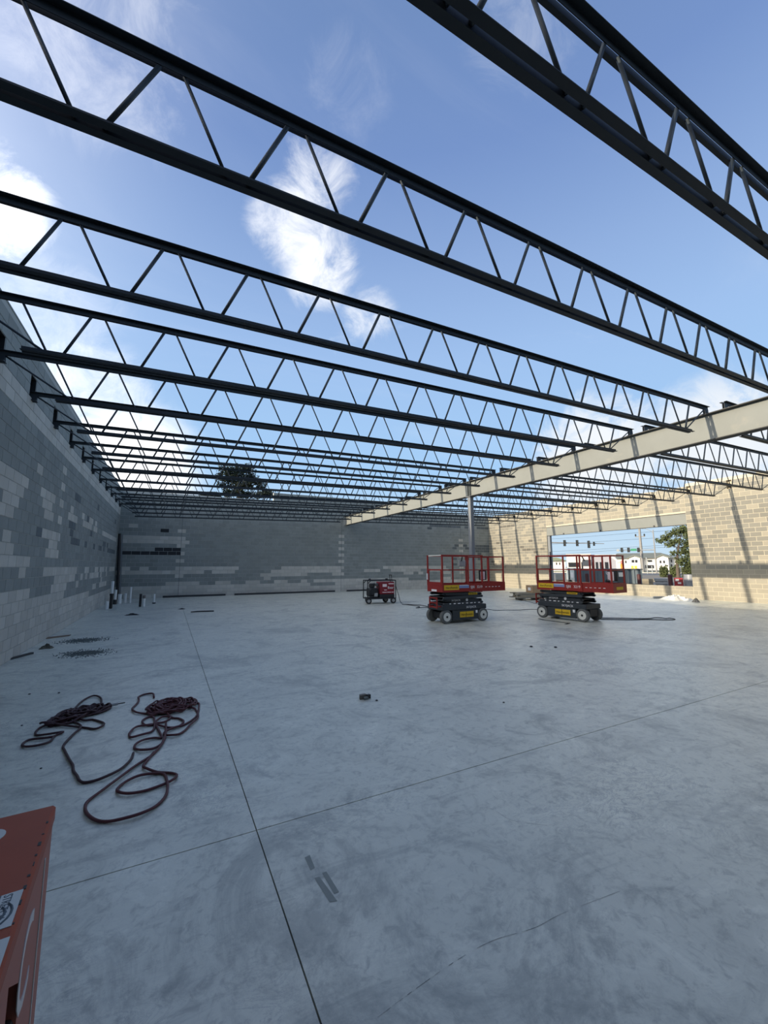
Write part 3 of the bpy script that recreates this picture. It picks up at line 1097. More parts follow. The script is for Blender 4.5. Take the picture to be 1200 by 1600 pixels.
def floor_cable(name, label, pix, r, m, cat='cable', z=None, per=8, group=None):
    pts = []
    for i, q in enumerate(pix):
        p = pz(q[0], q[1], 0.0)
        pts.append(Vector((p.x, p.y, (q[2] if len(q) > 2 else r))))
    o = MB().tube(spline(pts, per), r, 6).build(name, m, None, True)
    return tag(o, label, cat, group)


c0 = [(wg.location.x+0.60, wg.location.y-0.38, 0.75), (wg.location.x+0.70, wg.location.y-0.45, 0.35)]
pts = [Vector(c0[0]), Vector(c0[1])] + [Vector((*pz(u, v).xy, 0.014)) for u, v in [(627, 942.5), (640, 945), (650, 945.5), (660, 946.5), (672, 949), (690, 952), (715, 952)]]
tag(MB().tube(spline(pts, 8), 0.014, 6).build('welding_lead', M_cable, None, True), 'black welding lead from the engine welder to the first lift', 'cable')
pts = [Vector((*pz(u, v).xy, 0.012)) for u, v in [(628, 944.5), (645, 946.5), (656, 948.5), (650, 950.5), (665, 949.5), (680, 951)]]
tag(MB().tube(spline(pts, 8), 0.012, 6).build('ground_lead', M_cable, None, True), 'black ground lead looped beside the first lift\'s ladder', 'cable')
floor_cable('extension_cord', 'thin black cord on the floor between the two lifts', [(752, 952), (763, 952.5), (775, 954), (790, 953.5), (810, 953.5), (828, 952.5), (845, 952.8), (858, 953)], 0.009, M_cable)
floor_cable('extension_cord', 'black cord running from the lumber pile to the second lift', [(811, 937), (815, 938.5), (822, 939.5), (832, 942), (845, 945)], 0.009, M_cable)
floor_cable('cord_loop', 'black cord loop lying to the right of the second lift', [(935, 966), (955, 966.2), (980, 966.6), (1005, 967.2), (1018, 966.6), (1022, 965.6), (1033, 965.8), (1040, 967), (1046, 966.4), (1054, 967.6), (1053, 968.8), (1040, 969.2), (1015, 968.4), (985, 968.9), (960, 968.4), (938, 968)], 0.011, M_cable)
pl = thing('strap_ladder', 'flat black lifting strap lying beside the second lift\'s wheel', 'strap', pz(876, 972))
mb = MB()
q = [pz(u, v) - pz(876, 972) for u, v in [(842, 967), (850, 969), (862, 970.5), (876, 972.5), (890, 974), (884, 975.5)]]
for i in range(len(q)-1):
    d = (q[i+1]-q[i]).normalized()
    n_ = Vector((-d.y, d.x, 0))*0.03
    mb.add([q[i]-n_+Vector((0, 0, 0.004)), q[i+1]-n_+Vector((0, 0, 0.004)), q[i+1]+n_+Vector((0, 0, 0.004)), q[i]+n_+Vector((0, 0, 0.004)),
            q[i]-n_+Vector((0, 0, 0.010)), q[i+1]-n_+Vector((0, 0, 0.010)), q[i+1]+n_+Vector((0, 0, 0.010)), q[i]+n_+Vector((0, 0, 0.010))],
           [(0, 3, 2, 1), (4, 5, 6, 7), (0, 1, 5, 4), (1, 2, 6, 5), (2, 3, 7, 6), (3, 0, 4, 7)])
mb.build('webbing', M_cable, pl)

# ------------------------------------------------------------------ red hose on the floor
M_hose = mat('hose_maroon', (86, 40, 44), 0.55, var=0.15, scale=20)
M_hose2 = mat('hose_dark', (60, 30, 34), 0.55, var=0.15, scale=20)


def zs(x0, y0, s, pts):
    return [(x0+a/s, y0+b/s) for a, b in pts]


random.seed(11)


def coil(center, ax, ay, loops, jit, per=18, wob=0.25):
    """overlapping flattened loops on the floor, in photo pixels"""
    out = []
    ph_ = random.random()*6
    for k in range(loops):
        cx = center[0]+random.uniform(-jit, jit)
        cy = center[1]+random.uniform(-jit, jit)*0.35
        sx = random.uniform(1-wob*2, 1.0)
        sy = random.uniform(1-wob*2, 1.0)
        for i in range(per):
            th = ph_+2*math.pi*i/per
            out.append((cx+ax[0]*sx*math.cos(th)+ay[0]*sy*math.sin(th), cy+ax[1]*sx*math.cos(th)+ay[1]*sy*math.sin(th), 0.012+0.045*random.random()*min(1, k/4)))
    return out


def hose(name, label, pix, r, m):
    pts = []
    for i, q in enumerate(pix):
        p = pz(q[0], q[1], 0.0)
        z = q[2] if len(q) > 2 else r+0.004*(1+math.sin(i*1.7))
        pts.append(Vector((p.x, p.y, z)))
    return tag(MB().tube(spline(pts, 4), r, 6).build(name, m, None, True), label, 'hose', 'maroon hoses on the floor')


left = zs(0, 1060, 3.333, [(285, 310), (240, 320), (150, 328), (115, 352), (135, 365), (200, 358), (260, 335), (285, 305), (330, 288), (240, 300), (185, 300), (200, 270), (260, 245), (350, 215)])
left += coil((105, 1124), (40, -13), (9, 4.5), 8, 6)
left += zs(0, 1060, 3.333, [(440, 262), (500, 270), (540, 250), (530, 235), (480, 220), (430, 225), (380, 190), (400, 150), (440, 115), (490, 97), (525, 110), (525, 140), (500, 158)])
left += coil((138, 1114), (36, -9), (8, 4), 7, 6)
left += zs(0, 1060, 3.333, [(580, 155), (500, 150), (420, 160), (340, 175), (295, 200), (320, 212), (400, 240), (420, 265), (380, 300), (330, 355), (335, 385), (360, 435), (378, 460), (382, 490), (400, 520), (412, 543), (440, 550), (500, 540), (570, 515), (630, 480), (680, 430), (694, 398)])
h1 = hose('air_hose', 'maroon air hose heaped on the floor at the far left', left, 0.0105, M_hose2)
MB().cyl(Vector((*pz(174, 1106).xy, 0.03)), Vector((*pz(184, 1104).xy, 0.03)), 0.014, 8).build('coupling', M_greyplastic, h1)
MB().cyl(Vector((*pz(184, 1104).xy, 0.03)), Vector((*pz(195, 1100.5).xy, 0.02)), 0.006, 8).build('coupling_tail', M_cable, h1)
R_ = lambda pts: zs(180, 1080, 7.273, pts)
B_ = lambda pts: zs(60, 1180, 3.333, pts)
right = R_([(440, 85), (430, 45), (370, 40), (300, 55), (260, 85), (270, 115), (240, 160), (195, 205), (200, 235), (250, 258), (360, 265), (450, 240)])
right += coil((269, 1106), (37, -8), (6, 8), 11, 7)
right += R_([(930, 140), (950, 200), (930, 290), (860, 350), (770, 400), (680, 430), (580, 470), (550, 495), (570, 515), (640, 520), (720, 505), (790, 460), (850, 400), (930, 330), (940, 280), (920, 230), (870, 205)])
right += coil((262, 1109), (34, -9), (5, 7), 7, 6)
right += R_([(620, 300), (720, 320), (775, 355), (760, 390), (700, 420), (600, 425), (480, 400), (460, 385), (560, 360), (630, 310), (540, 310), (470, 350), (420, 395), (340, 400), (305, 370), (330, 330), (400, 300), (440, 320), (445, 400), (440, 440), (400, 480), (300, 515), (195, 540), (160, 525), (165, 490), (230, 430), (350, 400), (450, 390), (480, 440), (510, 500), (525, 545), (440, 545), (320, 575), (240, 615), (215, 655), (250, 680), (320, 690), (430, 670), (520, 615), (550, 570), (575, 480), (575, 370), (570, 520), (550, 580), (520, 630), (430, 730)])
right += B_([(510, 60), (420, 130), (330, 195), (260, 245), (242, 285), (255, 325), (300, 350), (360, 355), (440, 345), (530, 318), (610, 275), (660, 225), (672, 180), (665, 130), (650, 105), (600, 105), (520, 120), (450, 150), (410, 185), (420, 205), (470, 212), (550, 195), (640, 165), (700, 140), (720, 115), (690, 100), (620, 98), (560, 80), (545, 65), (570, 30), (600, -5)])
hose('air_hose', 'maroon air hose with a tangled heap and long loops beside the floor joint', right, 0.0105, M_hose)

# ------------------------------------------------------------------ orange job box in the near corner
M_box = mat('job_box_orange', (152, 64, 34), 0.55, var=0.14, scale=9, dirt=((120, 62, 42), 14.0, 0.62))
M_boxside = mat('job_box_faded', (158, 88, 70), 0.5, var=0.16, scale=10, dirt=((110, 74, 66), 12.0, 0.60))
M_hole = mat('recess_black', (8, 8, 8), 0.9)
BW, BLn, BH, BR = 0.76, 1.24, 1.0, 0.064
Cn = Vector((-0.23, 1.46, 0))
lx, ly = Vector((math.cos(BR), math.sin(BR), 0)), Vector((-math.sin(BR), math.cos(BR), 0))
jb = thing('job_box', 'worn orange steel job box with stickers at the lower left', 'tool chest', Cn-lx*(BW/2)-ly*(BLn/2), BR)
hx, hy = BW/2, BLn/2
# body: right side is left open where the lifting handle is recessed
HA, HBt, HZ0, HZ1 = hy-0.425, hy-0.30, 0.60, 0.895
mb = MB()
mb.box(-hx, hx-0.05, -hy, hy, 0.06, 0.955)
mb.box(hx-0.05, hx-0.004, HBt, hy, 0.06, 0.955)
mb.box(hx-0.05, hx-0.004, -hy, HA, 0.06, 0.955)
mb.box(hx-0.05, hx-0.004, HA, HBt, 0.06, HZ0)
mb.prism([(HA, HZ1), (HBt, HZ1-0.085), (HBt, 0.955), (HA, 0.955)], hx-0.05, hx-0.004, 'x')
body = mb.build('body', M_boxside, jb)
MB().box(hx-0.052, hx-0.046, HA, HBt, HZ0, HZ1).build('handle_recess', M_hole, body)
MB().cyl((hx-0.02, HA, 0.74), (hx-0.02, HBt, 0.74), 0.012, 8).build('lifting_handle', M_steel_dark, body)
lid = MB().bbox(-hx-0.006, hx, -hy-0.006, hy, 0.96, 1.0, 0.006).build('lid', M_box, jb)
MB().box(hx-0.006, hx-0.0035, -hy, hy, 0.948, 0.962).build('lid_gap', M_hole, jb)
for y in [-hy+0.03+0.043*i+0.012*math.sin(7*i) for i in range(27)]:
    MB().box(hx-0.0085-0.002*math.sin(3*y*40), hx-0.0045, y, y+0.010+0.006*math.sin(90*y), 0.9995, 1.0008).build('paint_chip', M_steel_dark, lid)
for x in (-hx+0.04, hx-0.04):
    for y in (-hy+0.04, hy-0.04):
        MB().box(x-0.035, x+0.035, y-0.035, y+0.035, 0.0, 0.06).build('skid_foot', M_steel_dark, jb)
M_stk = mat('sticker', (200, 204, 200), 0.7, var=0.06)
M_stk2 = mat('sticker_ink', (84, 96, 104), 0.7)
M_stkr = mat('sticker_red', (150, 50, 60), 0.7)


def sticker(x0, x1, y0, y1):
    """offsets measured from the far right corner of the lid"""
    return MB().box(hx+x0, hx+x1, hy+y0, hy+y1, 1.0, 1.0012).build('sticker', M_stk, lid)


s1 = sticker(-0.135, -0.008, -0.435, -0.338)
for i, tx in enumerate(('STRETCH', 'FLEX AND', 'LIFT SAFE')):
    text('lettering', tx, 0.020, M_stk2, s1, (hx-0.030-0.018*i, hy-0.375, 1.0014), (0, 0, -math.pi/2), 0.8, 0.0003)
for r0 in (0.030, 0.040):
    MB().tube([(hx-0.055+r0*math.cos(a), hy-0.395+r0*math.sin(a), 1.0014) for a in [(-0.5+0.09*i)*math.pi for i in range(9)]], 0.0022, 4).build('printed_arc', M_stk2, s1)
MB().cyl((hx-0.070, hy-0.428, 1.0014), (hx-0.058, hy-0.420, 1.0014), 0.002, 4).build('printed_mark', M_stkr, s1)
s2 = sticker(-0.12, -0.004, -0.535, -0.462)
for i in range(4):
    MB().box(hx-0.030-0.018*i, hx-0.022-0.018*i, hy-0.525, hy-0.472, 1.0012, 1.0016).build('printed_mark', M_stk2, s2)
MB().lathe([(0.02, 1.0), (0.032, 1.0), (0.032, 1.0012), (0.02, 1.0012)], 20, 'z', (hx-0.115, hy-0.094, 0)).build('sticker', M_stk, lid)
text('lettering', 'C', 0.235, mat('box_letter', (202, 198, 196), 0.7), body, (hx-0.0032, hy-0.262, 0.80), (math.pi/2, 0, math.pi/2), 0.85, 0.0008)
MB().box(hx-0.004, hx-0.002, hy-0.10, hy-0.092, 0.30, 0.92).build('edge_highlight', M_stk, body)  # pale strip paints a bright edge highlight onto the box side

# ------------------------------------------------------------------ pipe stubs by the left corner
M_pvc = mat('pvc_white', (214, 216, 214), 0.5, var=0.05)
M_abs = mat('pipe_black', (26, 28, 32), 0.5, var=0.1)


def stub(name, label, xy, segs, r):
    t = thing(name, label, 'pipe', (xy[0], xy[1], 0), group='pipe stubs rising from the slab')
    for i, (z0, z1, m, k) in enumerate(segs):
        MB().lathe([(r*k*0.8, z0), (r*k, z0+0.004), (r*k, z1-0.004), (r*k*0.8, z1)], 14, 'z').build('pipe_section' if k == 1 else 'coupling', m, t)
    return t


stub('pipe_stub', 'tallest white pipe stub with a black lower half, by the left wall', (-1.93, 19.5), [(0, 0.52, M_abs, 1.0), (0.50, 0.58, M_abs, 1.25), (0.55, 1.06, M_pvc, 1.0)], 0.055)
stub('pipe_stub', 'short white pipe stub nearest the left wall', (-2.02, 19.1), [(0, 0.31, M_pvc, 1.0)], 0.06)
stub('pipe_stub', 'white pipe stub on a black fitting behind the tallest one', (-2.0, 21.6), [(0, 0.2, M_abs, 1.3), (0.16, 0.62, M_pvc, 1.0)], 0.055)
stub('pipe_stub', 'wider of two squat white pipe stubs near the corner', (-1.85, 21.8), [(0, 0.42, M_pvc, 1.0)], 0.075)
stub('pipe_stub', 'narrower of two squat white pipe stubs near the corner', (-1.66, 22.1), [(0, 0.42, M_pvc, 1.0)], 0.055)
stub('pipe_stub', 'thin white pipe stub in front of the corner of the back wall', (-1.45, 21.9), [(0, 0.72, M_pvc, 1.0)], 0.038)
stub('pipe_stub', 'black pipe stub standing beside a white one on the open floor', (-0.95, 19.75), [(0, 0.52, M_abs, 1.0)], 0.045)
stub('pipe_stub', 'white pipe stub standing beside a black one on the open floor', (-0.82, 19.7), [(0, 0.34, M_pvc, 1.0), (0.33, 0.46, mat('pipe_cap', (110, 104, 100), 0.7), 1.1)], 0.05)
stub('pipe_stub', 'thin white pipe stub farthest right with a black foot', (-0.49, 21.1), [(0, 0.05, M_abs, 1.8), (0.04, 0.42, M_pvc, 1.0)], 0.038)
dp = thing('downspout', 'tall black pipe standing in the far left corner', 'pipe', (-2.20, 24.70, 0))
MB().lathe([(0.05, 0.0), (0.062, 0.01), (0.062, 3.3), (0.05, 3.31)], 14, 'z').build('pipe_section', M_abs, dp)
MB().box(0.07, 0.13, 0.05, 0.13, 0.0, 3.28).build('channel', M_col, dp)
dp.rotation_euler = (0, -0.035, 0)

# ------------------------------------------------------------------ steel angles along the back wall
for x0, x1, lb in ((-0.19, 2.92, 'left dark steel angle lying along the foot of the back wall'), (3.39, 9.46, 'longest dark steel angle lying along the foot of the back wall'), (10.25, 13.1, 'dark steel angle at the foot of the back wall behind the welder')):
    o = MB().prism([(24.78, 0), (24.90, 0), (24.90, 0.012), (24.793, 0.012), (24.793, 0.10), (24.78, 0.10)], x0, x1, 'x').build('steel_angle', M_steel_dark)
    tag(o, lb, 'steel angle', 'steel angles along the back wall')

# ------------------------------------------------------------------ lumber pile and carton
M_ply = mat('weathered_wood', (138, 130, 112), 0.85, var=0.2, scale=6)
M_ply2 = mat('grey_wood', (112, 110, 102), 0.85, var=0.2, scale=6)
M_card = mat('cardboard', (158, 132, 102), 0.85, var=0.08)
lp = thing('lumber_pile', 'low pile of weathered planks on the floor behind the second lift', 'lumber', (15.9, 14.4, 0), -0.35)
random.seed(3)
for k in range(3):
    MB().box(-0.9+0.8*k, -0.8+0.8*k, -0.45, 0.45, 0.0, 0.09).build('bearer', M_ply2, lp)
for layer in range(5):
    for k in range(4):
        a = random.uniform(-1.25, -0.95)
        MB().box(a, a+random.uniform(2.0, 2.5), -0.42+0.21*k, -0.24+0.21*k, 0.09+0.05*layer, 0.137+0.05*layer).build('plank', M_ply if (layer+k) % 3 else M_ply2, lp)
cx = thing('carton', 'brown cardboard carton on top of the plank pile', 'box', (15.75, 14.35, 0.338), -0.3)
MB().bbox(-0.32, 0.62, -0.30, 0.30, 0.0, 0.34, 0.008).build('body', M_card, cx)
MB().box(-0.325, -0.32, -0.15, 0.10, 0.10, 0.24).build('shipping_label', M_white, cx)
MB().box(-0.30, 0.60, -0.02, 0.02, 0.34, 0.342).build('packing_tape', M_hubw, cx)

# ------------------------------------------------------------------ loose things on the floor
M_plastic = mat('plastic_sheet', (190, 190, 184), 0.45, var=0.04)
M_gravel = mat('gravel', (112, 119, 116), 0.95, var=0.35, scale=30)
M_cardbd = mat('torn_cardboard', (128, 112, 96), 0.9, var=0.12)


def mound(name, label, cat, c, rx, ry, h, m, seed, rough=0.5, n=22, kind=None):
    random.seed(seed)
    vs, fs = [], []
    for i in range(n+1):
        r = i/n
        for k in range(28):
            th = 2*math.pi*k/28
            e = 1+0.18*math.sin(3*th+seed)+0.12*math.sin(5*th+2*seed)
            z = h*max(0.0, (1-r**1.6))*(1-rough+rough*2*random.random())
            vs.append((rx*r*e*math.cos(th), ry*r*e*math.sin(th), z if i < n else 0.0))
    for i in range(n):
        for k in range(28):
            fs.append((i*28+k, i*28+(k+1) % 28, (i+1)*28+(k+1) % 28, (i+1)*28+k))
    fs.append(tuple(range(n*28, (n+1)*28))[::-1])
    o = MB().add(vs, fs).build(name, m, None, False, (c.x, c.y, 0.0005))
    return tag(o, label, cat, kind=kind)


mound('plastic_bag', 'crumpled white plastic sheeting at the foot of the sunlit wall', 'plastic sheet', pz(1056, 937.5), 0.42, 0.80, 0.17, M_plastic, 5, 0.55)
tag(MB().cyl(pz(1021, 935)+Vector((0, 0, 0.05)), pz(1038, 934.6)+Vector((0, 0, 0.05)), 0.05, 10).build('cardboard_tube', M_greyplastic), 'grey tube lying beside the white plastic sheeting', 'tube')
mound('debris_scrap', 'small dark scrap by the right end of the plastic sheeting', 'debris', pz(1088, 941), 0.10, 0.14, 0.14, M_steel_dark, 8)


def gravel(label, c, rx, ry, n, seed):
    """a thin scatter of stone chips, densest in the middle"""
    random.seed(seed)
    mb = MB()
    for _ in range(n):
        r, th = min(1.35, abs(random.gauss(0, 0.55))), random.uniform(0, 2*math.pi)
        e = 1+0.22*math.sin(2*th+seed)
        x, y = rx*r*e*math.cos(th), ry*r*e*math.sin(th)
        q = random.uniform(0.006, 0.018)
        h = q*random.uniform(0.6, 1.5)+0.018*max(0, 1-r*1.6)*random.random()
        a_ = random.uniform(0, 6)
        vs = [(x+q*math.cos(a_+i*2.1)*random.uniform(0.7, 1.3), y+q*math.sin(a_+i*2.1)*random.uniform(0.7, 1.3), 0.0) for i in range(3)]
        mb.add(vs+[(x, y, h)], [(0, 2, 1), (0, 1, 3), (1, 2, 3), (2, 0, 3)])
    o = mb.build('gravel_patch', M_gravel, None, False, (c.x, c.y, 0.0))
    return tag(o, label, 'gravel', kind='stuff')


gravel('smaller scatter of grey gravel, farther from the camera', pz(130, 1001), 0.40, 0.34, 1500, 2)
gravel('larger scatter of grey gravel, nearer the camera', pz(133, 1021), 0.44, 0.30, 1700, 4)
mound('mud_clod', 'small brown clod of dirt near the left wall', 'dirt', pz(73, 1012.5), 0.12, 0.15, 0.055, mat('mud', (98, 94, 80), 0.95, var=0.3, scale=20), 3, 0.7, 8)
o = MB().prism([(-0.30, 0), (0.36, 0.10), (0.42, 0.22), (-0.22, 0.20)], 0.0, 0.02, 'z').build('cardboard_scrap', M_cardbd, None, False, (*pz(80, 998).xy, 0.001), (0, 0, 0.4))
tag(o, 'torn brown cardboard scrap against the left wall', 'cardboard')
tag(MB().box(-0.35, 0.35, -0.03, 0.03, 0, 0.03).build('wood_strip', M_steel_dark, None, False, (*pz(26, 1028).xy, 0), (0, 0, 1.15)), 'thin dark strip lying at the foot of the left wall', 'wood strip')
o = MB().prism([(-0.36, -0.12), (0.40, -0.02), (0.36, 0.16), (-0.20, 0.10)], 0.0, 0.03, 'z').build('rubber_scrap', M_cable, None, False, (*pz(316, 956).xy, 0.001), (0, 0, -0.3))
tag(o, 'flat black rubber scrap on the floor toward the back wall', 'scrap')
mound('rubber_scrap', 'tiny black scrap at the far end of the floor joint', 'scrap', pz(284, 951.8), 0.12, 0.10, 0.03, M_cable, 6, 0.4, 6)
mound('plaster_lump', 'small dark lump with a white patch near the pipe stubs', 'debris', pz(206, 961), 0.22, 0.12, 0.045, M_cable, 9, 0.5, 8)
bk = thing('broken_block', 'broken chunk of block alone in the middle of the floor', 'rubble', pz(570, 1092))
random.seed(21)
for k, (x, y, w_, d_, h_, m_) in enumerate(((-0.02, 0.02, 0.10, 0.06, 0.05, M_ply2), (0.05, 0.0, 0.05, 0.05, 0.045, M_steel_dark), (0.0, -0.03, 0.06, 0.04, 0.03, M_gravel), (0.0, 0.05, 0.09, 0.03, 0.025, M_hubw))):
    p = [(x-w_/2, y-d_/2), (x+w_/2, y-d_/2*0.6), (x+w_/2*0.8, y+d_/2), (x-w_/2*0.7, y+d_/2*0.8)]
    MB().prism(p, 0.0, h_, 'z').build('fragment', m_, bk)
for (u, v, s, lb) in ((588.5, 1095, 0.018, 'tiny pebble to the right of the broken block chunk'), (830, 1011, 0.035, 'dark pebble on the floor in front of the first lift'), (868, 1012, 0.035, 'flat dark chip right of the dark pebble'), (787, 1098, 0.015, 'tiny lone pebble on the right half of the floor'), (92, 1083, 0.016, 'dark chip beyond the heaped hose'), (46, 1085, 0.016, 'dark chip left of the heaped hose near the wall'), (34, 1134, 0.012, 'dark chip beside the leftmost hose loop'), (64, 1201, 0.010, 'thin dark chip between the hose and the job box')):
    p = pz(u, v)
    o = MB().lathe([(s*0.5, 0), (s, s*0.25), (s*0.7, s*0.6), (s*0.2, s*0.75)], 7, 'z').build('pebble', M_steel_dark, None, False, (p.x, p.y, 0))
    tag(o, lb, 'pebble', 'chips on the slab')

# ------------------------------------------------------------------ outside: ground, road, street furniture
M_ground = mat('site_dirt', (120, 114, 104), 0.95, var=0.2, scale=0.6)
M_asph = mat('asphalt', (96, 98, 100), 0.9, var=0.1, scale=0.4)
M_grass = mat('grass', (96, 110, 62), 0.95, var=0.25, scale=1.5)
M_kerb = mat('kerb', (196, 190, 178), 0.9, var=0.08)
mb = MB()
G = 420
mb.box(XR+0.2, G, -200, 300, -0.30, -0.04)
mb.box(-200, XL-0.2, -200, 300, -0.30, -0.04)
mb.box(XL-0.2, XR+0.2, YB+0.2, 300, -0.30, -0.04)
mb.box(XL-0.2, XR+0.2, -200, YF-0.2, -0.30, -0.04)
tag(mb.build('ground', M_ground), 'bare site ground around the building', 'ground', kind='structure')


class Frame:
    """a vertical plane facing the camera at a chosen distance; photo pixels give x and z in it"""
    def __init__(self, u, dist):
        d = ray(u, 885)
        self.n = Vector((d.x, d.y, 0)).normalized()
        self.r = Vector((self.n.y, -self.n.x, 0))
        self.P = Vector((self.n.x*dist, self.n.y*dist, 0))
        self.dist = dist
        self.rz = math.atan2(self.r.y, self.r.x)

    def q(self, u, v):
        d = ray(u, v)
        t = self.dist/(d.x*self.n.x+d.y*self.n.y)
        p = CAM+d*t
        return ((p-self.P).dot(self.r), p.z)


rf = Frame(1040, 92)
tag(MB().box(-70, 60, -12, 10, -0.04, -0.02).build('road', M_asph, None, False, rf.P, (0, 0, rf.rz)), 'grey asphalt road beyond the storefront opening', 'road', kind='structure')
tag(MB().box(-70, 60, 10, 10.35, -0.04, 0.12).build('kerb', M_kerb, None, False, rf.P, (0, 0, rf.rz)), 'pale concrete kerb along the far side of the road', 'kerb', kind='structure')
tag(MB().box(-70, 60, 10.35, 30, -0.04, 0.02).build('verge', M_grass, None, False, rf.P, (0, 0, rf.rz)), 'grass verge on the far side of the road', 'verge', kind='structure')

# roll-off container
M_dump = mat('container_grey', (92, 104, 110), 0.6, var=0.12, scale=1.5)
M_dump2 = mat('container_dark', (58, 66, 70), 0.6, var=0.12, scale=1.5)
f = Frame(953, 36)
dm = thing('rolloff_container', 'long grey roll-off waste container outside the storefront opening', 'container', f.P, f.rz)
xa, zt = f.q(897, 890.5)
xb, _ = f.q(1003, 890.5)
MB().box(xa, xb, 0.0, 2.3, 0.18, zt).build('body', M_dump, dm)
MB().box(xa-0.05, xb+0.05, -0.06, 2.36, zt, zt+0.09).build('top_rail', M_dump2, dm)
MB().box(xa, xb, -0.04, 2.34, 0.08, 0.30).build('sill_rail', M_dump2, dm)
xs = [xa+0.05+(xb-xa-0.1)*i/9 for i in range(10)]
for x in xs:
    MB().box(x-0.05, x+0.05, -0.07, 0.0, 0.25, zt).build('rib', M_dump, dm)
x0, _ = f.q(964, 900)
x1, _ = f.q(977, 900)
MB().box(x0, x1, -0.085, -0.07, 0.25, zt).build('end_gate', M_dump2, dm)
MB().box(x0+0.12, x0+0.45, -0.10, -0.085, zt-0.50, zt-0.18).build('notice', M_hubw, dm)
text('lettering', 'UEC', 0.34, M_white, dm, (f.q(954, 896)[0], -0.08, f.q(954, 895.5)[1]), FR, 1.0)
for x in (xa+0.4, xb-0.4):
    MB().lathe([(0.05, -0.05), (0.11, -0.05), (0.11, 0.12), (0.05, 0.12)], 12, 'y', (x, 0.1, 0.07)).build('roller', M_cable, dm)

# maroon bollards
M_mar = mat('bollard_maroon', (70, 34, 36), 0.6, var=0.12)
for k, (u, v0, lb) in enumerate(((916, 896, 'maroon bollard seen through the rails of the second lift'), (997, 897, 'maroon bollard right of the grey container'), (1045.5, 898, 'maroon bollard left of the grey tank'))):
    f = Frame(u, 28 if u > 1040 else 30.5)
    zt = f.q(u, v0)[1]
    b_ = thing('bollard', lb, 'bollard', f.P, group='maroon bollards outside')
    MB().lathe([(0.09, -0.04), (0.11, -0.03), (0.11, zt-0.03), (0.07, zt)], 14, 'z').build('shaft', M_mar, b_)
    MB().lathe([(0.16, -0.04), (0.16, 0.03), (0.11, 0.05)], 14, 'z').build('collar', M_kerb, b_)

# stacked building materials just outside the sill
f = Frame(1012, 31.5)
t = thing('lumber_stack', 'brown lumber stack outside the low sill', 'lumber', f.P, f.rz)
x0, z1 = f.q(1003, 904)
x1, _ = f.q(1020, 904)
for k in range(4):
    MB().box(x0, x1+0.1*(k % 2), 0.0, 0.9, -0.04+(z1+0.04)*k/4, -0.04+(z1+0.04)*(k+0.9)/4).build('plank', M_ply, t)
f = Frame(1032, 29)
t = thing('sheet_stack', 'grey metal sheets stacked outside the low sill', 'sheet metal', f.P, f.rz)
x0, z1 = f.q(1021.5, 903)
x1, _ = f.q(1043, 903)
for k in range(5):
    MB().box(x0+0.05*(k % 2), x1, 0.0, 1.0, -0.04+(z1+0.04)*k/5, -0.04+(z1+0.04)*(k+0.86)/5).build('sheet', mat('sheet_metal', (142, 146, 150), 0.5, 0.3), t)
f = Frame(1060, 29)
t = thing('red_crate', 'red crate with white labels outside the low sill', 'crate', f.P, f.rz)
x0, z1 = f.q(1053, 903)
x1, _ = f.q(1067, 903)
M_cr = mat('crate_red', (150, 44, 48), 0.6, var=0.1)
MB().bbox(x0, x1, 0, 0.6, -0.04, z1, 0.02).build('body', M_cr, t)
MB().box(x0+0.06, x0+0.22, -0.006, 0.0, z1-0.18, z1-0.06).build('label_plate', M_white, t)
MB().box(x1-0.26, x1-0.10, -0.006, 0.0, z1-0.34, z1-0.24).build('label_plate', M_white, t)
f = Frame(1077, 29)
t = thing('steel_drum', 'grey steel drum outside the right end of the sill', 'drum', f.P, f.rz)
x0, z1 = f.q(1070.5, 897.5)
rr = 0.31
M_drum = mat('drum_grey', (138, 142, 148), 0.45, 0.2, var=0.1)
MB().lathe([(rr*0.95, -0.04), (rr, -0.02), (rr, z1*0.33), (rr*1.03, z1*0.35), (rr, z1*0.37), (rr, z1*0.66), (rr*1.03, z1*0.68), (rr, z1*0.70), (rr, z1-0.02), (rr*0.96, z1)], 22, 'z').build('shell', M_drum, t)
MB().lathe([(rr*0.6, z1), (rr*0.9, z1+0.002), (rr*0.9, z1+0.02), (rr*0.6, z1+0.02)], 22, 'z').build('lid_ring', M_cable, t)
f = Frame(874, 34)
t = thing('wrapped_pallet', 'cream and orange wrapped goods on a pallet behind the second lift', 'pallet', f.P, f.rz)
x0, z1 = f.q(867.5, 896)
x1, _ = f.q(880.5, 896)
MB().box(x0, x1, 0, 0.9, -0.04, 0.10).build('pallet_base', M_ply, t)
MB().bbox(x0+0.02, x1-0.02, 0.02, 0.88, 0.10, z1*0.5, 0.03).build('lower_pack', mat('wrap_orange', (190, 130, 92), 0.6), t)
MB().bbox(x0+0.02, x1-0.02, 0.02, 0.88, z1*0.5, z1, 0.03).build('upper_pack', mat('wrap_cream', (206, 200, 186), 0.6), t)
f = Frame(895, 40)
t = thing('white_trailer', 'white site trailer with dark gaps behind the second lift', 'trailer', f.P, f.rz)
x0, z1 = f.q(885, 890)
x1, _ = f.q(905.5, 890)
M_tr = mat('trailer_white', (196, 204, 200), 0.6, var=0.06)
MB().bbox(x0, x1, 0, 2.2, 0.35, z1+0.15, 0.03).build('box', M_tr, t)
for u in (889.3, 898.6, 902.8):
    xx = f.q(u, 895)[0]
    MB().box(xx-0.05, xx+0.05, -0.02, 0.0, 0.38, z1+0.1).build('door_gap', M_cable, t)
for x in (x0+0.25, x1-0.25):
    MB().lathe([(0.1, 0.05), (0.2, 0.05), (0.2, 0.22), (0.1, 0.22)], 14, 'y', (x, 0, 0.16)).build('wheel', M_cable, t)
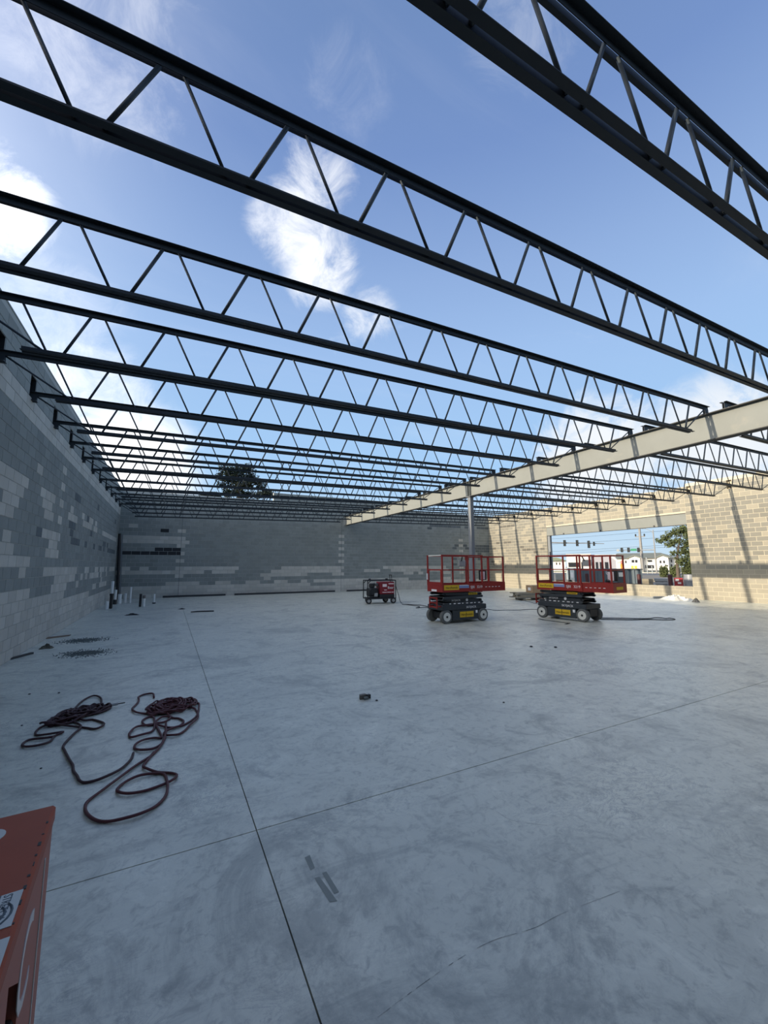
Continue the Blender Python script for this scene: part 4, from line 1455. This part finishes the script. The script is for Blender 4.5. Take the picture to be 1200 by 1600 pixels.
MB().box(f.q(892, 900)[0], f.q(896, 900)[0], -0.015, 0.0, 0.55, 1.0).build('door_panel', M_white, t)

# orange boom machine beyond the container
f = Frame(970, 52)
t = thing('boom_machine', 'orange machine with a white boom beyond the container', 'machine', f.P, f.rz)
x0, zb = f.q(968, 889)
x1, zc = f.q(975, 881)
M_or = mat('machine_orange', (216, 130, 40), 0.5)
MB().bbox(x0, x1, 0, 1.6, 0.45, zb, 0.06).build('undercarriage', M_or, t)
MB().bbox(x0+0.1, x1-0.05, 0.2, 1.4, zb, zc, 0.06).build('turret', M_or, t)
MB().bbox(x0+0.12, x1-0.1, 0.3, 1.3, zc, f.q(971, 876)[1], 0.06).build('cab', mat('cab_pink', (190, 120, 110), 0.5), t)
a, b = f.q(956, 869.5), f.q(967, 878)
MB().cyl((a[0], 0.8, a[1]), (b[0], 0.8, b[1]), 0.13, 8).build('boom', M_hubw, t)
a, b = f.q(964, 878.5), f.q(971, 878)
MB().cyl((a[0], 0.8, a[1]), (b[0], 0.8, b[1]), 0.10, 8).build('boom_arm', M_hubw, t)
for x in (x0+0.1, x1-0.1):
    MB().lathe([(0.2, 0.0), (0.44, 0.02), (0.44, 0.35), (0.2, 0.37)], 16, 'y', (x, 0, 0.40)).build('wheel', M_cable, t)

# ------------------------------------------------------------------ buildings across the road
M_bw = mat('house_white', (214, 210, 200), 0.8, var=0.05, scale=0.5)
M_beige = mat('shop_beige', (206, 196, 184), 0.85, var=0.06, scale=0.5)
M_shopg = mat('shop_grey', (150, 148, 152), 0.85, var=0.06, scale=0.5)
M_roofg = mat('roof_grey_green', (108, 112, 104), 0.9, var=0.1, scale=0.5)
M_roofl = mat('roof_moss', (132, 138, 104), 0.9, var=0.1, scale=0.5)
M_win = mat('window_dark', (26, 28, 32), 0.25, var=0.02)
M_yelb = mat('panel_yellow', (222, 190, 60), 0.7)


def rect(f, u0, v0, u1, v1, y0, y1, name, m, parent):
    xa, za = f.q(u0, v0)
    xb, zb = f.q(u1, v1)
    return MB().box(xa, xb, y0, y1, min(za, zb), max(za, zb)).build(name, m, parent)


f = Frame(1008, 170)
ap = thing('apartment_block', 'long white two-storey apartment block with grey-green roof and two gables', 'building', f.P, f.rz)
xa, ze = f.q(958, 873)
xb, _ = f.q(1056, 873)
zr = f.q(1000, 863.3)[1]
MB().box(xa, xb, 0, 16, -0.04, ze).build('wall', M_bw, ap)
xr0, xr1 = f.q(962, 864)[0], f.q(1033, 864)[0]
MB().add([(xa-1, -1, ze), (xb+1, -1, ze), (xb+1, 17, ze), (xa-1, 17, ze), (xr0, 8, zr), (xr1, 8, zr)], [(0, 1, 5, 4), (2, 3, 4, 5), (1, 2, 5), (3, 0, 4), (3, 2, 1, 0)]).build('roof', M_roofg, ap)
for (ul, ua, ur, va, wins) in ((983, 991, 1000, 869.3, ((987, 875, 991.3, 879), (992.3, 875, 996.3, 879))), (1026, 1034, 1043.5, 868.6, ((1030, 876, 1033, 880), (1035.5, 876, 1038.5, 880)))):
    x0, x1, xm = f.q(ul, 873)[0], f.q(ur, 873)[0], f.q(ua, va)[0]
    za = f.q(ua, va)[1]
    gb = MB().prism([(x0, -0.04), (x1, -0.04), (x1, ze+0.1), (xm, za), (x0, ze+0.1)], -3.0, 0.0, 'y').build('gable_bay', M_bw, ap)
    MB().prism([(x0-0.5, ze-0.1), (xm, za+0.1), (x1+0.5, ze-0.1), (x1+0.5, ze+0.25), (xm, za+0.5), (x0-0.5, ze+0.25)], -3.4, 8.0, 'y').build('gable_roof', M_roofg, ap)
    for wv in wins:
        rect(f, wv[0], wv[1], wv[2], wv[3], -3.1, -3.0, 'window', M_win, gb)
rect(f, 986.5, 884, 990.3, 889, -3.15, -3.0, 'balcony_panel', M_yelb, ap)
rect(f, 991.5, 884, 995.7, 889, -3.15, -3.0, 'balcony_panel', M_yelb, ap)
for (u0, v0, u1, v1) in ((976.5, 876, 979, 880), (1012, 875, 1019, 878), (1047.8, 874.5, 1050.6, 878.8), (1048, 881.5, 1050.8, 886), (1008, 883, 1022, 888)):
    rect(f, u0, v0, u1, v1, -0.1, 0.0, 'window', M_win, ap)

f = Frame(922, 100)
bk_ = thing('shop_building', 'low beige and grey shop building with dark windows beyond the container', 'building', f.P, f.rz)
z1 = f.q(905, 866.5)[1]
z2 = f.q(940, 867.5)[1]
x0, xm, x1 = f.q(885, 870)[0], f.q(923, 870)[0], f.q(962, 870)[0]
MB().box(x0, xm, 0, 14, -0.04, z1).build('beige_wing', M_beige, bk_)
MB().box(xm, x1, 0.6, 14, -0.04, z2).build('grey_wing', M_shopg, bk_)
MB().box(x0-0.1, xm+0.05, -0.1, 14.1, z1, z1+0.12).build('parapet_cap', M_kerb, bk_)
MB().box(xm+0.05, x1+0.1, 0.5, 14.1, z2, z2+0.12).build('parapet_cap', M_kerb, bk_)
for (u0, v0, u1, v1) in ((888, 879, 906, 886), (908, 878.3, 911.2, 889), (920, 880, 923, 888)):
    rect(f, u0, v0, u1, v1, -0.08, 0.0, 'window', M_win, bk_)
for (u0, u1) in ((925, 927.6), (930.6, 935), (937, 943), (945, 951)):
    rect(f, u0, 878.3, u1, 889, 0.52, 0.6, 'window', M_win, bk_)

f = Frame(870, 140)
hs = thing('house', 'white house with a mossy roof at the left edge of the opening', 'building', f.P, f.rz)
x0, ze = f.q(853, 876.5)
x1, zr = f.q(883, 870.5)
MB().box(x0, x1, 0, 10, -0.04, ze).build('wall', M_bw, hs)
MB().add([(x0-0.6, -0.8, ze), (x1+0.6, -0.8, ze), (x1+0.6, 10.8, ze), (x0-0.6, 10.8, ze), (x0+2, 5, zr), (x1-2.5, 5, zr)], [(0, 1, 5, 4), (2, 3, 4, 5), (1, 2, 5), (3, 0, 4), (3, 2, 1, 0)]).build('roof', M_roofl, hs)
for u in (860, 868.5, 873.5):
    rect(f, u, 879, u+1.8, 882.5, -0.1, 0, 'window', M_win, hs)

# ------------------------------------------------------------------ signals, poles and wires
M_pole = mat('pole_grey', (128, 126, 122), 0.7, var=0.08)
M_pole2 = mat('pole_galvanised', (140, 144, 144), 0.5, 0.2, var=0.08)
M_sig = mat('signal_black', (24, 30, 32), 0.6)
M_green = mat('sign_green', (40, 120, 84), 0.6)


def signal_head(f, u, v0, v1, parent, w_=0.20):
    x, za = f.q(u, v0)
    _, zb = f.q(u, v1)
    hd_ = MB().bbox(x-w_, x+w_, -0.30, -0.05, zb, za, 0.03).build('signal_head', M_sig, parent)
    n = 3
    for i in range(n):
        zc = zb+(za-zb)*(i+0.5)/n
        MB().lathe([(w_*0.3, -0.36), (w_*0.75, -0.40), (w_*0.75, -0.30), (w_*0.3, -0.30)], 10, 'y', (x, 0, zc)).build('visor', M_sig, hd_)


f = Frame(900, 75)
ts = thing('traffic_signal', 'dark mast arm with four traffic lights, nearer, at the left of the opening', 'traffic light', f.P, f.rz, 'traffic lights')
xa, za = f.q(846, 847.5)
xb, zb = f.q(944, 849.5)
MB().cyl((xa, 0, -0.04), (xa, 0, za+0.4), 0.16, 12, 0.12).build('pole', M_col, ts)
MB().cyl((xa, 0, za), (xb, 0, zb), 0.13, 10, 0.05).build('mast_arm', M_col, ts)
signal_head(f, 882, 844, 853.5, ts)
signal_head(f, 901.5, 844, 853.5, ts)
signal_head(f, 919.5, 845, 856.5, ts)
signal_head(f, 927.8, 846.5, 853, ts, 0.14)

f = Frame(1000, 100)
ts = thing('traffic_signal', 'mast arm with three traffic lights and a green street sign, farther away', 'traffic light', f.P, f.rz, 'traffic lights')
xp, zp = f.q(1023, 859)
xt, ztp = f.q(1020.5, 828)
xb0, _ = f.q(1026, 897)
MB().cyl((xp, 0, -0.04), (xp, 0, ztp), 0.15, 12, 0.09).build('pole', M_pole, ts)
x0, z0 = f.q(964, 860.5)
MB().cyl((xp, 0, zp), (x0, 0, z0), 0.12, 8, 0.06).build('mast_arm', M_pole2, ts)
a = f.q(1008, 825.5)
MB().tube(spline([(xp, 0, ztp-0.6), (f.q(1015, 829)[0], 0, f.q(1015, 829)[1]), (a[0], 0, a[1])], 6), 0.05, 6).build('lamp_arm', M_pole2, ts)
MB().bbox(a[0]-0.7, a[0]+0.1, -0.15, 0.15, a[1]-0.08, a[1]+0.08, 0.03).build('lamp_head', M_pole2, ts)
for u in (971.4, 981.9, 997.4):
    signal_head(f, u, 855.8, 863, ts, 0.24)
sg = rect(f, 985.3, 857.4, 994.8, 860.8, -0.16, -0.13, 'street_sign', M_green, ts)
MB().lathe([(0.1, -0.2), (0.28, -0.2), (0.28, -0.16), (0.1, -0.16)], 8, 'y', (f.q(965.5, 860)[0], 0, f.q(965.5, 860)[1])).build('signal_back', M_pole2, ts)

f = Frame(1004, 104)
up_ = thing('utility_pole', 'tall grey utility pole right of the shop building', 'utility pole', f.P, f.rz)
xp, zt = f.q(1001, 815)
MB().cyl((0.0, 0, -0.04), (0.0, 0, zt), 0.32, 12, 0.20).build('shaft', M_pole, up_)
za = f.q(1001, 838.5)[1]
MB().box(-0.9, 0.9, -0.08, 0.08, za-0.08, za+0.08).build('cross_arm', M_pole, up_)
for x in (-0.8, 0.8):
    MB().lathe([(0.06, za+0.08), (0.14, za+0.14), (0.14, za+0.5), (0.05, za+0.6)], 10, 'z', (x, 0, 0)).build('insulator', M_sig, up_)
for (u, vt, lb) in ((1011, 871, 'slim pale post right of the utility pole'), (1018.5, 884, 'short pale post beside the signal pole')):
    g = Frame(u, 95)
    zt = g.q(u, vt)[1]
    o = MB().lathe([(0.07, -0.04), (0.10, -0.02), (0.10, zt-0.03), (0.05, zt)], 10, 'z').build('sign_post', M_pole2, None, False, g.P)
    tag(o, lb, 'post')
for k, (va, vb, sag) in enumerate(((838, 828, 4), (845, 838, 5), (856, 850, 5), (862, 857, 4), (834, 822, 3))):
    g0, g1 = Frame(800, 120), Frame(1004, 104)
    p0 = pd(760, va+7, 120)
    p1 = pd(1002, vb+(4 if k < 3 else 0), 104)
    p2 = pd(1200, vb-14, 104)
    m1 = (p0+p1)/2-Vector((0, 0, 0.4))
    m2 = (p1+p2)/2-Vector((0, 0, 0.3))
    o = MB().tube(spline([p0, m1, p1, m2, p2], 8), 0.022, 4).build('power_line', M_sig)
    tag(o, ('second highest', 'third highest', 'fourth highest', 'lowest', 'highest')[k] + ' thin power line across the opening', 'power line', 'power lines')

# ------------------------------------------------------------------ trees
M_leaf_d = mat('pine_needles', (30, 42, 28), 0.9, var=0.3, scale=2.0)
M_leaf_g = mat('oak_leaves', (78, 86, 48), 0.9, var=0.35, scale=2.0)
M_bark = mat('bark', (84, 74, 64), 0.95, var=0.2, scale=6)


def leaf_cloud(clumps, n, size, seed):
    random.seed(seed)
    vs, fs = [], []
    tot = sum(c[3]*c[4] for c in clumps)
    for (x, y, z, rx, rz_) in clumps:
        for _ in range(int(n*rx*rz_/tot)):
            a, b, c = (max(-1.25, min(1.25, random.gauss(0, 0.6))) for _ in range(3))
            p = Vector((x+a*rx, y+b*rx, z+c*rz_+0.25*rz_*math.sin(3.1*a+x)))
            d = Vector((random.gauss(0, 1), random.gauss(0, 1), random.gauss(0, 0.6))).normalized()
            e = d.orthogonal().normalized()
            s = size*random.uniform(0.6, 1.3)
            k = len(vs)
            vs += [p-d*s, p+e*s*0.45, p+d*s, p-e*s*0.45]
            fs.append((k, k+1, k+2, k+3))
    return MB().add(vs, fs)


def tree(f, label, trunk, clumps_px, n, size, m, seed, name='tree', wd=0.22):
    t = thing(name, label, 'tree', f.P, f.rz)
    tp = [(*((lambda q: (q[0], 0, q[1]))(f.q(u, v))),) for u, v in trunk]
    tp[0] = (tp[0][0], 0, -0.04)
    MB().tube(spline(tp, 4), wd, 8, True, [wd*(1-0.75*i/(4*(len(tp)-1))) for i in range(4*(len(tp)-1)+1)]).build('trunk', M_bark, t)
    cl_ = []
    random.seed(seed)
    for (u, v, ru, rv) in clumps_px:
        x, z = f.q(u, v)
        rx = abs(f.q(u+ru, v)[0]-x)
        rz_ = abs(f.q(u, v+rv)[1]-z)
        y = random.uniform(-1, 1)*rx*1.2
        cl_.append((x, y, z, rx, rz_))
        tz = min(max(z-rz_*1.2, 1.0), tp[-1][2])
        # branch from the trunk to the clump
        k = min(range(len(tp)), key=lambda i: abs(tp[i][2]-tz))
        MB().cyl(tp[k], (x, y, z), wd*0.28, 5, wd*0.08).build('branch', M_bark, t)
    o = leaf_cloud(cl_, n, size, seed).build('foliage', m, t)
    o['kind'] = 'stuff'
    return t


f = Frame(372, 50)
tree(f, 'dark pine tree rising behind the back wall', [(373, 880), (373, 800), (372, 760), (370, 735)],
     [(362, 735, 16, 7), (385, 732, 12, 6), (352, 745, 12, 5), (390, 745, 13, 6), (372, 748, 16, 6), (350, 757, 9, 4), (398, 757, 13, 4), (380, 760, 12, 5), (408, 761, 7, 3), (365, 768, 13, 4), (385, 772, 12, 5), (357, 774, 8, 3)], 5200, 0.18, M_leaf_d, 5, 'pine_tree', 0.28)
f = Frame(1058, 62)
tree(f, 'spreading leafy tree at the right edge of the storefront opening', [(1059, 893), (1058, 875), (1060, 856), (1064, 838)],
     [(1066, 828, 12, 6), (1050, 834, 8, 4), (1078, 836, 9, 8), (1040, 840, 6, 4), (1032, 845, 6, 3), (1055, 846, 10, 4), (1075, 852, 9, 7), (1046, 852, 6, 3), (1068, 862, 8, 5), (1080, 868, 8, 6), (1052, 864, 4, 3), (1066, 877, 9, 6), (1079, 881, 8, 6)], 4200, 0.15, M_leaf_g, 9, 'shade_tree', 0.20)
f = Frame(1056, 70)
for (u, v, ru, rv, lb, sd_) in ((1037, 889, 5, 4, 'low green shrub left of the spreading tree trunk', 3), (1054, 889, 6, 5, 'low green shrub at the foot of the spreading tree', 4), (1075, 887, 8, 6, 'taller green shrub at the right edge of the opening', 5)):
    t = thing('shrub', lb, 'shrub', f.P, f.rz, 'shrubs across the road')
    x, z = f.q(u, v)
    rx = abs(f.q(u+ru, v)[0]-x)
    rz_ = abs(f.q(u, v+rv)[1]-z)
    o = leaf_cloud([(x, 0, z*0.6, rx, max(rz_, z*0.62))], 1500, 0.14, sd_).build('foliage', M_leaf_g, t)
    o['kind'] = 'stuff'
    MB().cyl((x, 0, -0.04), (x, 0, z), 0.06, 6).build('stem', M_bark, t)
f = Frame(330, 70)
for (u, v, lb, sd_) in ((328, 772, 'tree top left of the pine above the back wall', 6), (412, 771, 'tree top right of the pine above the back wall', 7)):
    tree(f, lb, [(u, 880), (u, 800), (u, v+2)], [(u-5, v+3, 8, 4), (u+6, v+2, 9, 4), (u, v, 6, 3)], 1200, 0.24, M_leaf_d, sd_, 'pine_tree', 0.2)
